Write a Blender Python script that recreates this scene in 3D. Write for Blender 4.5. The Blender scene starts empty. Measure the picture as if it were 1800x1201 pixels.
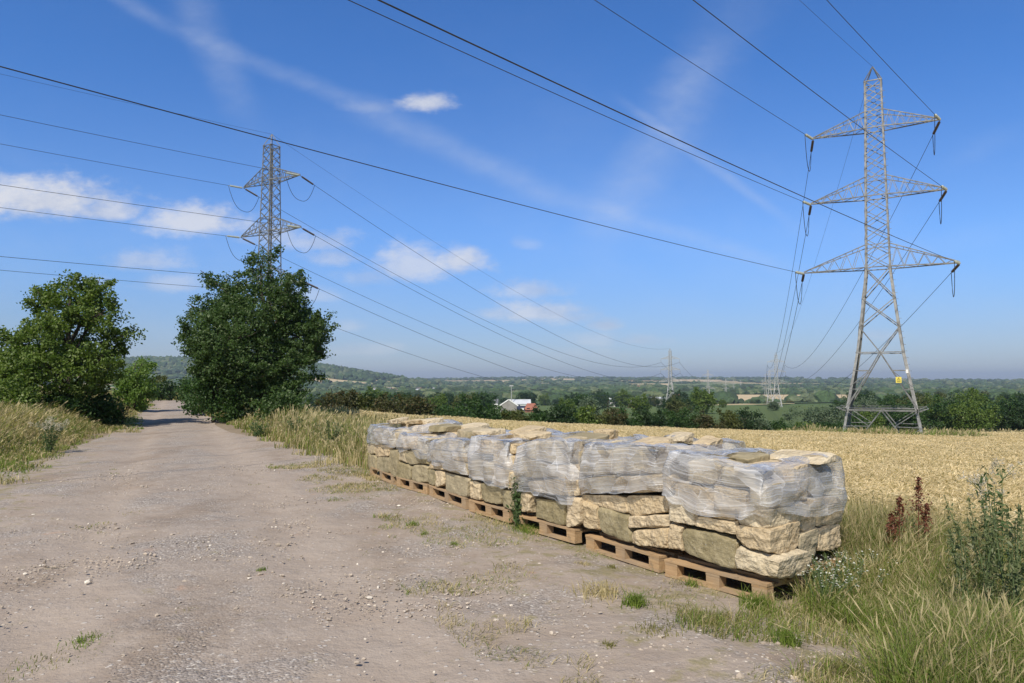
import bpy, math, random
import numpy as np
from mathutils import Vector, noise as mnoise
R = math.radians
rng = np.random.default_rng(7)
random.seed(7)
sc = bpy.context.scene
col = sc.collection

# ------------------------------------------------------------------ camera, world, sun, exposure
EYE = 1.6; FPX = 1250.0; PITCH = math.atan(68/1250)
cam_d = bpy.data.cameras.new('camera'); cam = bpy.data.objects.new('camera', cam_d); col.objects.link(cam)
cam_d.sensor_width = 36.0; cam_d.lens = 25.0; cam_d.clip_start = 0.1; cam_d.clip_end = 30000
cam.location = (0, 0, EYE); cam.rotation_euler = (R(90) + PITCH, 0, 0)
sc.camera = cam
SUN_EL = R(47); SUN_DIR = Vector((-0.33*math.cos(SUN_EL), -0.944*math.cos(SUN_EL), math.sin(SUN_EL)))
sun_d = bpy.data.lights.new('sun', 'SUN'); sun = bpy.data.objects.new('sun', sun_d); col.objects.link(sun)
sun_d.energy = 4.8; sun_d.angle = R(0.53); sun_d.color = (1.0, 0.93, 0.81)
sun.rotation_euler = SUN_DIR.to_track_quat('Z', 'Y').to_euler()
sc.view_settings.view_transform = 'Standard'; sc.view_settings.look = 'None'
sc.view_settings.exposure = 0.12; sc.view_settings.gamma = 1.0

def ray(px, py):
    a = (px-900)/FPX; b = (600.5-py)/FPX
    return a, math.cos(PITCH)-b*math.sin(PITCH), math.sin(PITCH)+b*math.cos(PITCH)
def at(px, py, Y):
    a, y, z = ray(px, py); t = Y/y
    return np.array([a*t, Y, EYE+z*t])

class NT:
    def __init__(s, tree): s.t = tree; s.n = tree.nodes; s.l = tree.links
    def add(s, typ, **kw):
        n = s.n.new(typ)
        for k, v in kw.items():
            if hasattr(n, k): setattr(n, k, v)
            else: n.inputs[k].default_value = v
        return n
    def put(s, sock, v):
        if v is None: return
        if isinstance(v, bpy.types.NodeSocket): s.l.new(v, sock)
        else: sock.default_value = v
    def m(s, op, a, b=None, c=None, clamp=False):
        n = s.n.new('ShaderNodeMath'); n.operation = op; n.use_clamp = clamp
        s.put(n.inputs[0], a); s.put(n.inputs[1], b); s.put(n.inputs[2], c)
        return n.outputs[0]
    def vm(s, op, a, b=None, out=0):
        n = s.n.new('ShaderNodeVectorMath'); n.operation = op
        s.put(n.inputs[0], a); s.put(n.inputs[1], b)
        return n.outputs[out]
    def noise(s, vec, scale, detail=4, rough=0.55, dist=0.0, out='Fac'):
        n = s.n.new('ShaderNodeTexNoise'); s.put(n.inputs['Vector'], vec)
        n.inputs['Scale'].default_value = scale; n.inputs['Detail'].default_value = detail
        n.inputs['Roughness'].default_value = rough; n.inputs['Distortion'].default_value = dist
        return n.outputs[out]
    def voro(s, vec, scale, feature='F1', out='Distance', rnd=1.0):
        n = s.n.new('ShaderNodeTexVoronoi'); n.feature = feature; s.put(n.inputs['Vector'], vec)
        n.inputs['Scale'].default_value = scale
        n.inputs['Randomness'].default_value = rnd
        return n.outputs[out]
    def mix(s, f, a, b, blend='MIX'):
        n = s.n.new('ShaderNodeMix'); n.data_type = 'RGBA'; n.blend_type = blend
        def c(v): return (*v, 1) if isinstance(v, tuple) and len(v) == 3 else v
        s.put(n.inputs[0], f); s.put(n.inputs[6], c(a)); s.put(n.inputs[7], c(b))
        return n.outputs[2]
    def ramp(s, f, lo, hi, a=0.0, b=1.0, smooth=True):
        n = s.n.new('ShaderNodeMapRange'); n.interpolation_type = 'SMOOTHSTEP' if smooth else 'LINEAR'
        s.put(n.inputs[0], f); n.inputs[1].default_value = lo; n.inputs[2].default_value = hi
        n.inputs[3].default_value = a; n.inputs[4].default_value = b
        return n.outputs[0]
    def bump(s, h, strength, dist, normal=None):
        n = s.n.new('ShaderNodeBump'); n.inputs['Strength'].default_value = strength
        n.inputs['Distance'].default_value = dist; s.put(n.inputs['Height'], h)
        if normal is not None: s.put(n.inputs['Normal'], normal)
        return n.outputs[0]

# sky: Nishita, with cumulus and old contrails mixed in by direction
world = bpy.data.worlds.new('World'); sc.world = world; world.use_nodes = True
w = NT(world.node_tree); w.n.clear()
sky = w.add('ShaderNodeTexSky', sky_type='NISHITA', sun_disc=False)
sky.sun_elevation = SUN_EL
sky.sun_rotation = math.atan2(SUN_DIR.x, SUN_DIR.y)
sky.air_density = 1.0; sky.dust_density = 0.35; sky.ozone_density = 3.2; sky.altitude = 100
gen = w.add('ShaderNodeTexCoord').outputs['Generated']
sep = w.add('ShaderNodeSeparateXYZ'); w.l.new(gen, sep.inputs[0])
ysafe = w.m('MAXIMUM', sep.outputs[1], 0.05)
U = w.m('DIVIDE', sep.outputs[0], ysafe); W = w.m('DIVIDE', sep.outputs[2], ysafe)
comb = w.add('ShaderNodeCombineXYZ'); w.l.new(U, comb.inputs[0]); w.l.new(W, comb.inputs[1])
wv = w.vm('MULTIPLY', comb.outputs[0], (1.0, 1.7, 1.0))
n_big = w.noise(wv, 9.0, 6, 0.6); n_fine = w.noise(wv, 26.0, 5, 0.62); n_w = w.noise(wv, 3.0, 5, 0.6)
def sky_uv(px, py):
    a, y, z = ray(px, py); return a/y, z/y
def cloud(px, py, rx, ry, dens, seedmul=1.0):
    u0, w0 = sky_uv(px, py); rx /= FPX; ry /= FPX
    du = w.m('DIVIDE', w.m('SUBTRACT', U, u0), rx)
    dw0 = w.m('SUBTRACT', W, w0)
    # flat base: the lower half falls off faster
    dwu = w.m('DIVIDE', w.m('MAXIMUM', dw0, 0.0), ry*1.2); dwd = w.m('DIVIDE', w.m('MINIMUM', dw0, 0.0), ry*0.75)
    dw = w.m('ADD', dwu, dwd)
    d = w.m('SQRT', w.m('ADD', w.m('MULTIPLY', du, du), w.m('MULTIPLY', dw, dw)))
    d = w.m('ADD', d, w.m('MULTIPLY', w.m('SUBTRACT', n_big, 0.5), -1.7))
    d = w.m('ADD', d, w.m('MULTIPLY', w.m('SUBTRACT', n_fine, 0.5), -1.3))
    return w.ramp(d, 1.2, 0.15, 0.0, dens)
clouds = [(70, 358, 170, 42, .75), (180, 372, 80, 26, .6), (345, 392, 110, 30, .62), (560, 428, 75, 22, .45),
          (748, 183, 52, 20, .62), (810, 462, 62, 27, .62), (725, 470, 85, 36, .5), (255, 462, 80, 22, .38),
          (300, 502, 75, 18, .3), (930, 512, 75, 20, .40), (950, 552, 110, 22, .5), (1062, 572, 44, 14, .45), (880, 552, 60, 14, .35), (480, 415, 70, 26, .35),
          (1050, 598, 70, 16, .22), (612, 575, 40, 12, .22), (650, 490, 60, 18, .25), 
          (1000, 625, 110, 14, .16), (1545, 590, 46, 14, .18), (655, 190, 50, 14, .12), (920, 430, 30, 12, .14), (640, 615, 80, 14, .2), (590, 455, 60, 18, .35), (540, 520, 60, 14, .25), (1010, 560, 60, 18, .35), (1120, 600, 60, 12, .25), (150, 500, 70, 14, .25)]
dens = None
clouds = [(a, b, c*1.06, d*1.08, min(.92, e*1.3)) for a, b, c, d, e in clouds]
for c in clouds:
    f = cloud(*c)
    dens = f if dens is None else w.m('MAXIMUM', dens, f)
def streak(x1, y1, x2, y2, width, dens_, fray=0.5):
    u1, w1 = sky_uv(x1, y1); u2, w2 = sky_uv(x2, y2)
    L = math.hypot(u2-u1, w2-w1); tx, ty = (u2-u1)/L, (w2-w1)/L; wd = width/FPX
    a = w.m('SUBTRACT', U, u1); b = w.m('SUBTRACT', W, w1)
    t = w.m('ADD', w.m('MULTIPLY', a, tx), w.m('MULTIPLY', b, ty))
    s_ = w.m('ADD', w.m('MULTIPLY', a, -ty), w.m('MULTIPLY', b, tx))
    s_ = w.m('ADD', s_, w.m('MULTIPLY', w.m('SUBTRACT', n_w, 0.5), wd*2.0))
    k = w.ramp(w.m('ABSOLUTE', s_), wd, 0.0, 0.0, 1.0)
    k = w.m('MULTIPLY', k, w.ramp(t, -0.02, 0.08)); k = w.m('MULTIPLY', k, w.ramp(t, L+0.02, L-0.12))
    k = w.m('MULTIPLY', k, w.ramp(n_fine, 0.5-fray, 0.5+fray, 0.3, 1.0))
    return w.m('MULTIPLY', k, dens_*1.12)
streaks = [(150, -40, 360, 78, 24, .17), (300, 40, 700, 215, 26, .16), (600, 180, 1080, 385, 40, .20), (320, -60, 450, 240, 55, .18),
           (1260, 60, 1020, 470, 75, .19), (1080, 170, 1410, 410, 16, .20), (1000, 350, 1430, 480, 22, .13), (1350, -60, 1150, 260, 110, .08),
           (1650, 290, 1830, 210, 30, .07), (1020, 340, 1600, 590, 80, .06), (1500, 470, 1840, 390, 40, .07), (-20, 240, 100, 310, 30, .07)]
sd = None
for s_ in streaks:
    f = streak(*s_); sd = f if sd is None else w.m('ADD', sd, f)
high = w.ramp(W, 0.0, 0.45, 0.10, 0.0)
veil = w.m('MULTIPLY', w.ramp(w.noise(wv, 2.2, 6, 0.65), 0.42, 0.75), w.ramp(W, 0.5, 0.02, 0.02, 0.14))
tint = w.mix(w.ramp(W, 0.02, 0.24), (0.70, 0.79, 1.09), (0.78, 1.11, 1.60)); tint = w.mix(w.ramp(W, 0.24, 0.52), tint, (0.56, 1.05, 1.66)); tint = w.mix(w.ramp(W, 0.55, 1.2), tint, (0.8, 0.95, 1.1))
skycol = w.mix(1.0, sky.outputs[0], tint, 'MULTIPLY')
skycol = w.mix(w.m('ADD', sd, veil, clamp=True), skycol, (7.0, 7.6, 8.8))
shade = w.ramp(n_big, 0.35, 0.62)
ccol = w.mix(shade, (5.3, 5.9, 7.4), (8.0, 8.1, 8.6))
front = w.m('GREATER_THAN', sep.outputs[1], 0.06)
skycol = w.mix(w.m('MULTIPLY', dens, front), skycol, ccol)
bg = w.add('ShaderNodeBackground'); w.l.new(skycol, bg.inputs[0]); bg.inputs[1].default_value = 0.088
wo = w.add('ShaderNodeOutputWorld'); w.l.new(bg.outputs[0], wo.inputs[0])

# ------------------------------------------------------------------ helpers
def tag(o, label=None, cat=None, group=None, kind=None):
    if label: o['label'] = label
    if cat: o['category'] = cat
    if group: o['group'] = group
    if kind: o['kind'] = kind
    return o
def empty(name, loc=(0, 0, 0), rz=0):
    o = bpy.data.objects.new(name, None); col.objects.link(o); o.location = loc; o.rotation_euler.z = rz
    o.empty_display_size = 0.3
    return o
def link(name, me, mats, parent=None, loc=None):
    o = bpy.data.objects.new(name, me); col.objects.link(o)
    for m in (mats if isinstance(mats, (list, tuple)) else [mats]): me.materials.append(m)
    if parent: o.parent = parent
    if loc is not None: o.location = loc
    return o
def mesh_np(name, V, F, mats, parent=None, mi=None, smooth=False, loc=None):
    """one mesh object from numpy arrays; F is (n,k) or a list of such arrays"""
    Fs = F if isinstance(F, list) else [F]
    Fs = [np.asarray(f, dtype=np.int32) for f in Fs if len(f)]
    me = bpy.data.meshes.new(name)
    me.vertices.add(len(V)); me.vertices.foreach_set('co', np.asarray(V, dtype=np.float32).ravel())
    nl = sum(f.size for f in Fs); nf = sum(len(f) for f in Fs)
    me.loops.add(nl); me.loops.foreach_set('vertex_index', np.concatenate([f.ravel() for f in Fs]))
    me.polygons.add(nf)
    tot = np.concatenate([np.full(len(f), f.shape[1], dtype=np.int32) for f in Fs])
    start = np.concatenate([[0], np.cumsum(tot)[:-1]]).astype(np.int32)
    me.polygons.foreach_set('loop_start', start)
    if mi is not None: me.polygons.foreach_set('material_index', np.asarray(mi, dtype=np.int32))
    me.update(calc_edges=True)
    me.polygons.foreach_set('use_smooth', np.full(nf, bool(smooth)))
    return link(name, me, mats, parent, loc)
class MB:
    """collects solids, builds them as ONE mesh object"""
    def __init__(s): s.v = []; s.q = []; s.n = 0; s.tri = []; s.mq = []; s.mt = []
    def add(s, V, Q=(), T=(), mi=0):
        V = np.asarray(V, float); s.v.append(V)
        for q in Q: s.q.append([i+s.n for i in q]); s.mq.append(mi)
        for t in T: s.tri.append([i+s.n for i in t]); s.mt.append(mi)
        s.n += len(V); return s
    def hexa(s, c, mi=0):     # 8 corners: bottom 4 ccw, top 4 ccw
        return s.add(c, [(3, 2, 1, 0), (4, 5, 6, 7), (0, 1, 5, 4), (1, 2, 6, 5), (2, 3, 7, 6), (3, 0, 4, 7)], mi=mi)
    def box(s, x0, x1, y0, y1, z0, z1, mi=0):
        return s.hexa([(x0, y0, z0), (x1, y0, z0), (x1, y1, z0), (x0, y1, z0), (x0, y0, z1), (x1, y0, z1), (x1, y1, z1), (x0, y1, z1)], mi)
    def bar(s, p, q, w_=0.06, h=None, mi=0):
        p = np.asarray(p, float); q = np.asarray(q, float); d = q-p; L = np.linalg.norm(d)
        if L < 1e-6: return s
        d /= L; up = np.array([0, 0, 1.0]) if abs(d[2]) < 0.9 else np.array([1.0, 0, 0])
        a = np.cross(d, up); a /= np.linalg.norm(a); b = np.cross(a, d); a *= w_/2; b *= (h or w_)/2
        return s.hexa([p-a-b, p+a-b, p+a+b, p-a+b, q-a-b, q+a-b, q+a+b, q-a+b], mi)
    def tube(s, pts, rad, k=6, mi=0, cap=True):
        pts = [np.asarray(p, float) for p in pts]; n = len(pts)
        if not hasattr(rad, '__len__'): rad = [rad]*n
        V = []
        for i, p in enumerate(pts):
            d = pts[min(i+1, n-1)]-pts[max(i-1, 0)]; d = d/(np.linalg.norm(d)+1e-9)
            up = np.array([0, 0, 1.0]) if abs(d[2]) < 0.85 else np.array([1.0, 0, 0])
            a = np.cross(d, up); a /= np.linalg.norm(a); b = np.cross(a, d)
            for j in range(k):
                t = 2*math.pi*j/k; V.append(p+rad[i]*(a*math.cos(t)+b*math.sin(t)))
        Q = [(i*k+j, i*k+(j+1) % k, (i+1)*k+(j+1) % k, (i+1)*k+j) for i in range(n-1) for j in range(k)]
        T = []
        if cap:
            V.append(pts[0]); V.append(pts[-1]); c0 = n*k; c1 = c0+1
            T = [(c0, (j+1) % k, j) for j in range(k)]+[(c1, (n-1)*k+j, (n-1)*k+(j+1) % k) for j in range(k)]
        return s.add(V, Q, T, mi)
    def build(s, name, mats, parent=None, smooth=False):
        F = []; mi = []
        if s.q: F.append(np.array(s.q)); mi += s.mq
        if s.tri: F.append(np.array(s.tri)); mi += s.mt
        return mesh_np(name, np.concatenate(s.v), F, mats, parent, mi=mi, smooth=smooth)

def sst(a, b, x):
    t = np.clip((np.asarray(x, float)-a)/(b-a), 0, 1); return t*t*(3-2*t)
RD = (-0.43, 0.903); RP = (0.903, 0.43)                     # along and across the track
def vv(x, y): return x*RP[0]+y*RP[1]
def ee(x, y): return (x+11.5)*-0.482+(y-48)*0.876           # metres beyond the far edge of the wheat
def h(x, y):
    x = np.asarray(x, float); y = np.asarray(y, float)
    v = vv(x, y); t = np.maximum(v-3.0, 0); e = ee(x, y)
    yc = np.clip(y, 20, 92)
    near = -3.3*(1-np.exp(-t/35.0)) - 0.0004*(yc-20)**2*sst(2, 9, v)
    near = near - 1.05*sst(-20, 3, e)*sst(2, 8, v)
    near = near + 0.35*sst(-2.2, -5.5, v)*sst(6, 14, y)*(1-sst(40, 80, y))
    near = near + 0.03*np.sin(x*0.9+1)*np.sin(y*0.7)*(1-sst(60, 120, np.hypot(x, y)))*sst(3, 9, np.hypot(x, y))
    d = np.hypot(x, y)
    valley = -19 + 1.5*np.sin(x*0.004)*np.sin(y*0.005+1)
    hills = sst(1400, 4200, d)*(27+6*np.sin(x*0.0016+0.6)+3*np.sin(x*0.005+y*0.002)-10*sst(900, 2600, x))
    hills = hills*(1-0.25*sst(5500, 9500, d))
    left = 75*sst(-180, -820, x*2200/np.maximum(y, 300))*np.exp(-((y-2350)/650.0)**2)*sst(600, 1500, y)
    wv_ = sst(0, 480, e)
    far = valley+hills+left
    return near*(1-wv_)+far*wv_
def H(x, y): return float(h(x, y))

# ------------------------------------------------------------------ materials
def material(name):
    m = bpy.data.materials.new(name); m.use_nodes = True; t = NT(m.node_tree)
    b = t.n['Principled BSDF']; return m, t, b
def pos_of(t, obj=False):
    return t.add('ShaderNodeTexCoord').outputs['Object'] if obj else t.add('ShaderNodeNewGeometry').outputs['Position']
def plain(name, c, rough=0.7, c2=None, scale=6, metal=0.0, bump=0.0, obj=True):
    m, t, b = material(name); p = pos_of(t, obj)
    n = t.noise(p, scale, 5, 0.6)
    t.put(b.inputs['Base Color'], t.mix(t.ramp(n, 0.35, 0.65), c, c2 or tuple(v*0.7 for v in c)))
    b.inputs['Roughness'].default_value = rough; b.inputs['Metallic'].default_value = metal
    if bump: t.put(b.inputs['Normal'], t.bump(n, bump, 0.02))
    return m
def leaf(name, c1, c2, c3=None, trans=0.35, rough=0.5, spec=0.35):
    m, t, b = material(name)
    r = t.add('ShaderNodeNewGeometry').outputs['Random Per Island']
    c = t.mix(r, c1, c2)
    if c3: c = t.mix(t.ramp(r, 0.82, 0.97), c, c3)
    p = pos_of(t, True); c = t.mix(t.ramp(t.noise(p, 1.3, 3), 0.3, 0.7, 0.0, 0.45), c, tuple(v*1.45 for v in c2), 'MIX')
    t.put(b.inputs['Base Color'], c); b.inputs['Roughness'].default_value = rough
    b.inputs['Specular IOR Level'].default_value = spec
    tr = t.add('ShaderNodeBsdfTranslucent'); t.put(tr.inputs[0], t.mix(1.0, c, (1.15, 1.35, 0.55), 'MULTIPLY'))
    mx = t.add('ShaderNodeMixShader'); mx.inputs[0].default_value = trans
    t.l.new(b.outputs[0], mx.inputs[1]); t.l.new(tr.outputs[0], mx.inputs[2])
    t.l.new(mx.outputs[0], t.n['Material Output'].inputs[0])
    return m
L_OAK = leaf('leaf_oak', (0.034, 0.068, 0.017), (0.070, 0.118, 0.030), (0.17, 0.21, 0.10))
L_BRIGHT = leaf('leaf_bright', (0.062, 0.108, 0.016), (0.115, 0.165, 0.028), (0.19, 0.23, 0.07))
L_YOUNG = leaf('leaf_young', (0.075, 0.14, 0.02), (0.13, 0.20, 0.035), (0.2, 0.26, 0.08))
L_GREEN = leaf('leaf_green', (0.026, 0.062, 0.014), (0.05, 0.095, 0.022))
L_DARK = leaf('leaf_dark', (0.018, 0.040, 0.014), (0.034, 0.065, 0.020))
L_RED = leaf('leaf_russet', (0.045, 0.056, 0.018), (0.085, 0.080, 0.028), (0.12, 0.07, 0.03))
L_OLIVE = leaf('leaf_olive', (0.06, 0.075, 0.018), (0.10, 0.11, 0.03))
L_PALE = leaf('leaf_willow', (0.085, 0.12, 0.072), (0.13, 0.17, 0.10))
G_GREEN = leaf('grass_green', (0.095, 0.15, 0.022), (0.19, 0.24, 0.045), trans=0.4, rough=0.55)
G_STRAW = leaf('grass_straw', (0.32, 0.25, 0.13), (0.50, 0.41, 0.24), trans=0.35, rough=0.6)
G_OLIVE = leaf('grass_olive', (0.15, 0.15, 0.05), (0.27, 0.235, 0.10), trans=0.4, rough=0.6)
WHEAT = leaf('wheat', (0.54, 0.43, 0.26), (0.66, 0.535, 0.345), (0.74, 0.62, 0.42), trans=0.25, rough=0.6)
W_STEM = leaf('wheat_stem', (0.42, 0.34, 0.19), (0.52, 0.43, 0.25), trans=0.3, rough=0.6)
WEED = leaf('weed_leaf', (0.045, 0.085, 0.025), (0.085, 0.13, 0.045), (0.15, 0.2, 0.09))
GREYLEAF = leaf('mugwort_leaf', (0.085, 0.11, 0.045), (0.15, 0.17, 0.075), (0.26, 0.25, 0.15))
DOCK = leaf('dock_seed', (0.10, 0.034, 0.018), (0.17, 0.065, 0.035), trans=0.15)
DAISY = leaf('daisy_petal', (0.5, 0.5, 0.44), (0.68, 0.68, 0.62), trans=0.2)
PAPPUS = leaf('thistle_down', (0.42, 0.36, 0.30), (0.60, 0.53, 0.45), trans=0.3)
BARK = plain('bark', (0.085, 0.066, 0.048), 0.9, (0.045, 0.035, 0.027), 12, bump=0.6)
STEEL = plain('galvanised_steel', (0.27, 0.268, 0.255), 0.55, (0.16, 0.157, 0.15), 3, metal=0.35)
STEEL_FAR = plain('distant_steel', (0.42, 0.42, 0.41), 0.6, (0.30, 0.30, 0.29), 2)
WIRE = plain('aluminium_wire', (0.06, 0.06, 0.062), 0.6, (0.04, 0.04, 0.04), 2, metal=0.3)
GLASSY = plain('insulator_glass', (0.42, 0.44, 0.38), 0.25, (0.30, 0.32, 0.27), 20)
PORC = plain('insulator_porcelain', (0.07, 0.05, 0.045), 0.3, (0.04, 0.03, 0.03), 20)
YELLOW = plain('sign_yellow', (0.75, 0.62, 0.10), 0.5, (0.70, 0.57, 0.09), 3)
BLACK = plain('black_paint', (0.02, 0.02, 0.02), 0.5)
WHITE = plain('white_render', (0.78, 0.77, 0.74), 0.7, (0.70, 0.69, 0.66), 0.4)
BRICK = plain('red_brick', (0.30, 0.13, 0.08), 0.85, (0.24, 0.10, 0.065), 0.6)
TILE = plain('clay_tile', (0.36, 0.14, 0.085), 0.8, (0.27, 0.10, 0.065), 0.5)
SLATE = plain('slate_roof', (0.16, 0.16, 0.17), 0.7, (0.11, 0.11, 0.12), 0.5)
LTROOF = plain('pale_metal_roof', (0.62, 0.63, 0.64), 0.5, (0.52, 0.53, 0.54), 0.3)
NAVY = plain('navy_cladding', (0.03, 0.04, 0.09), 0.6)
GREYWALL = plain('grey_stone_wall', (0.30, 0.28, 0.25), 0.85, (0.24, 0.22, 0.20), 0.8)
WINDOWM = plain('window_glass', (0.03, 0.035, 0.045), 0.1)

def mat_wood():
    m, t, b = material('pallet_wood'); p = pos_of(t, True)
    st = t.vm('MULTIPLY', p, (3.0, 30.0, 40.0)); n = t.noise(st, 1.5, 5, 0.6); big = t.noise(p, 2.5, 3)
    c = t.mix(t.ramp(n, 0.3, 0.7), (0.35, 0.21, 0.095), (0.50, 0.325, 0.165))
    c = t.mix(t.ramp(big, 0.45, 0.7, 0, 0.6), c, (0.25, 0.19, 0.13))
    oi = t.add('ShaderNodeObjectInfo').outputs['Random']
    c = t.mix(t.m('MULTIPLY', oi, 0.45), c, (0.34, 0.27, 0.19)); c = t.mix(t.ramp(t.noise(p, 9, 4, 0.7), 0.55, 0.7, 0, 0.6), c, (0.13, 0.10, 0.07))
    t.put(b.inputs['Base Color'], c); b.inputs['Roughness'].default_value = 0.85
    t.put(b.inputs['Normal'], t.bump(n, 0.4, 0.004)); return m
WOOD = mat_wood()
def mat_stone(name, c1, c2, c3, moss, bs=1.0):
    m, t, b = material(name); p = pos_of(t, True)
    oi = t.add('ShaderNodeObjectInfo').outputs['Random']
    off = t.add('ShaderNodeCombineXYZ'); t.put(off.inputs[0], t.m('MULTIPLY', oi, 37.0)); t.put(off.inputs[1], t.m('MULTIPLY', oi, 91.0))
    q = t.vm('ADD', p, off.outputs[0])
    n1 = t.noise(q, 5.5, 6, 0.65); n2 = t.noise(q, 22, 6, 0.7, 0.6); n3 = t.noise(q, 2.2, 3, 0.5); vo = t.voro(q, 30)
    c = t.mix(t.ramp(n1, 0.35, 0.65), c1, c2)
    c = t.mix(t.ramp(n2, 0.52, 0.75, 0, 0.85), c, c3)
    c = t.mix(t.ramp(n2, 0.46, 0.32, 0, 0.6), c, tuple(v*0.5 for v in c1))
    c = t.mix(t.ramp(n3, 0.62-moss, 0.72-moss*0.4, 0, 0.8), c, (0.15, 0.125, 0.06))
    sp = t.noise(q, 70, 3, 0.6); c = t.mix(t.ramp(sp, 0.63, 0.70, 0, 0.7), c, (0.6, 0.55, 0.46))
    c = t.mix(t.ramp(oi, 0.0, 1.0, 0.0, 0.45, False), c, tuple(v*k_ for v, k_ in zip(c2, (0.78, 0.74, 0.70)))); r2 = t.m('FRACT', t.m('MULTIPLY', oi, 7.3)); c = t.mix(t.m('MULTIPLY', r2, 0.3), c, (0.66, 0.56, 0.42))
    bed = t.noise(t.vm('MULTIPLY', q, (1.5, 1.5, 26.0)), 1.6, 4, 0.6); c = t.mix(t.ramp(bed, 0.56, 0.68, 0, 0.35), c, tuple(v*0.6 for v in c1))
    t.put(b.inputs['Base Color'], c); b.inputs['Roughness'].default_value = 0.93; b.inputs['Specular IOR Level'].default_value = 0.2
    hgt = t.m('ADD', t.m('MULTIPLY', bed, 0.6), t.m('MULTIPLY', n2, 0.8)); hgt = t.m('ADD', hgt, t.m('MULTIPLY', vo, 0.5))
    t.put(b.inputs['Normal'], t.bump(hgt, 0.75*bs, 0.024, t.bump(n1, 0.8*bs, 0.05))); return m
ST_TAN = mat_stone('stone_tan', (0.48, 0.365, 0.215), (0.60, 0.475, 0.30), (0.72, 0.61, 0.43), -0.04)
ST_OLIVE = mat_stone('stone_olive', (0.25, 0.205, 0.11), (0.33, 0.275, 0.16), (0.44, 0.37, 0.24), 0.10, 0.5)
ST_GREY = mat_stone('stone_grey', (0.36, 0.29, 0.18), (0.46, 0.38, 0.24), (0.56, 0.48, 0.33), 0.03, 0.6)
ST_PALE = mat_stone('stone_pale', (0.52, 0.415, 0.26), (0.62, 0.525, 0.365), (0.74, 0.65, 0.48), -0.05)
STONES = {'t': ST_TAN, 'o': ST_OLIVE, 'g': ST_GREY, 'p': ST_PALE}
STWORD = {'t': 'rough tan', 'o': 'olive weathered', 'g': 'grey-brown', 'p': 'pale cream'}

def mat_film():
    m, t, b = material('stretch_film')
    uv = t.add('ShaderNodeTexCoord').outputs['UV']
    def layer(ang, sx, sy, sc_):
        mp = t.add('ShaderNodeMapping'); t.put(mp.inputs['Vector'], uv)
        mp.inputs['Rotation'].default_value = (0, 0, ang); mp.inputs['Scale'].default_value = (sx, sy, 1)
        return t.noise(mp.outputs[0], sc_, 4, 0.65, 0.25)
    a = layer(0.30, 0.35, 17, 4.0); c = layer(-0.55, 0.32, 15, 4.0); d = layer(1.15, 0.4, 11, 3.0)
    warp = t.vm('ADD', uv, t.vm('MULTIPLY', t.noise(uv, 3.0, 2, out='Color'), (0.22, 0.22, 0.0)))
    wsc = t.vm('MULTIPLY', warp, (1.0, 1.5, 1.0))
    cell = t.add('ShaderNodeSeparateXYZ'); t.l.new(t.voro(wsc, 3.4, out='Color'), cell.inputs[0])
    edge = t.ramp(t.voro(wsc, 3.4, 'DISTANCE_TO_EDGE'), 0.030, 0.004)
    big = t.voro(wsc, 3.4)
    s1 = t.m('GREATER_THAN', cell.outputs[1], 0.36); s2 = t.m('GREATER_THAN', cell.outputs[1], 0.74)
    st = t.m('ADD', t.m('MULTIPLY', a, t.m('SUBTRACT', 1.0, s1)), t.m('ADD', t.m('MULTIPLY', c, t.m('SUBTRACT', s1, s2)), t.m('MULTIPLY', d, s2)))
    st2 = t.ramp(st, 0.46, 0.76)
    hazy = t.m('ADD', t.m('MULTIPLY', cell.outputs[0], 0.24), t.m('MULTIPLY', t.m('MULTIPLY', edge, cell.outputs[2]), 0.22))
    tr = t.add('ShaderNodeBsdfTransparent'); tr.inputs[0].default_value = (0.99, 0.99, 0.99, 1)
    df = t.add('ShaderNodeBsdfDiffuse'); df.inputs[0].default_value = (0.94, 0.94, 0.95, 1); tl = t.add('ShaderNodeBsdfTranslucent'); tl.inputs[0].default_value = (0.94, 0.94, 0.95, 1); m0 = t.add('ShaderNodeMixShader'); m0.inputs[0].default_value = 0.2; t.l.new(df.outputs[0], m0.inputs[1]); t.l.new(tl.outputs[0], m0.inputs[2])
    gl = t.add('ShaderNodeBsdfGlossy'); gl.inputs[0].default_value = (0.95, 0.97, 1, 1); gl.inputs['Roughness'].default_value = 0.2
    nrm = t.bump(t.m('ADD', t.m('MULTIPLY', st, 0.7), t.m('MULTIPLY', big, 1.6)), 0.6, 0.035)
    t.put(gl.inputs['Normal'], nrm); t.put(df.inputs['Normal'], nrm)
    fr = t.add('ShaderNodeFresnel'); fr.inputs[0].default_value = 1.5; t.put(fr.inputs['Normal'], nrm)
    m1 = t.add('ShaderNodeMixShader'); t.put(m1.inputs[0], t.m('ADD', t.m('MULTIPLY', st2, 0.42), t.m('ADD', hazy, 0.09), clamp=True))
    t.l.new(tr.outputs[0], m1.inputs[1]); t.l.new(m0.outputs[0], m1.inputs[2])
    m2 = t.add('ShaderNodeMixShader'); t.put(m2.inputs[0], t.m('MULTIPLY', fr.outputs[0], 0.65, clamp=True))
    t.l.new(m1.outputs[0], m2.inputs[1]); t.l.new(gl.outputs[0], m2.inputs[2])
    t.l.new(m2.outputs[0], t.n['Material Output'].inputs[0]); return m
FILM = mat_film()

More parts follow.
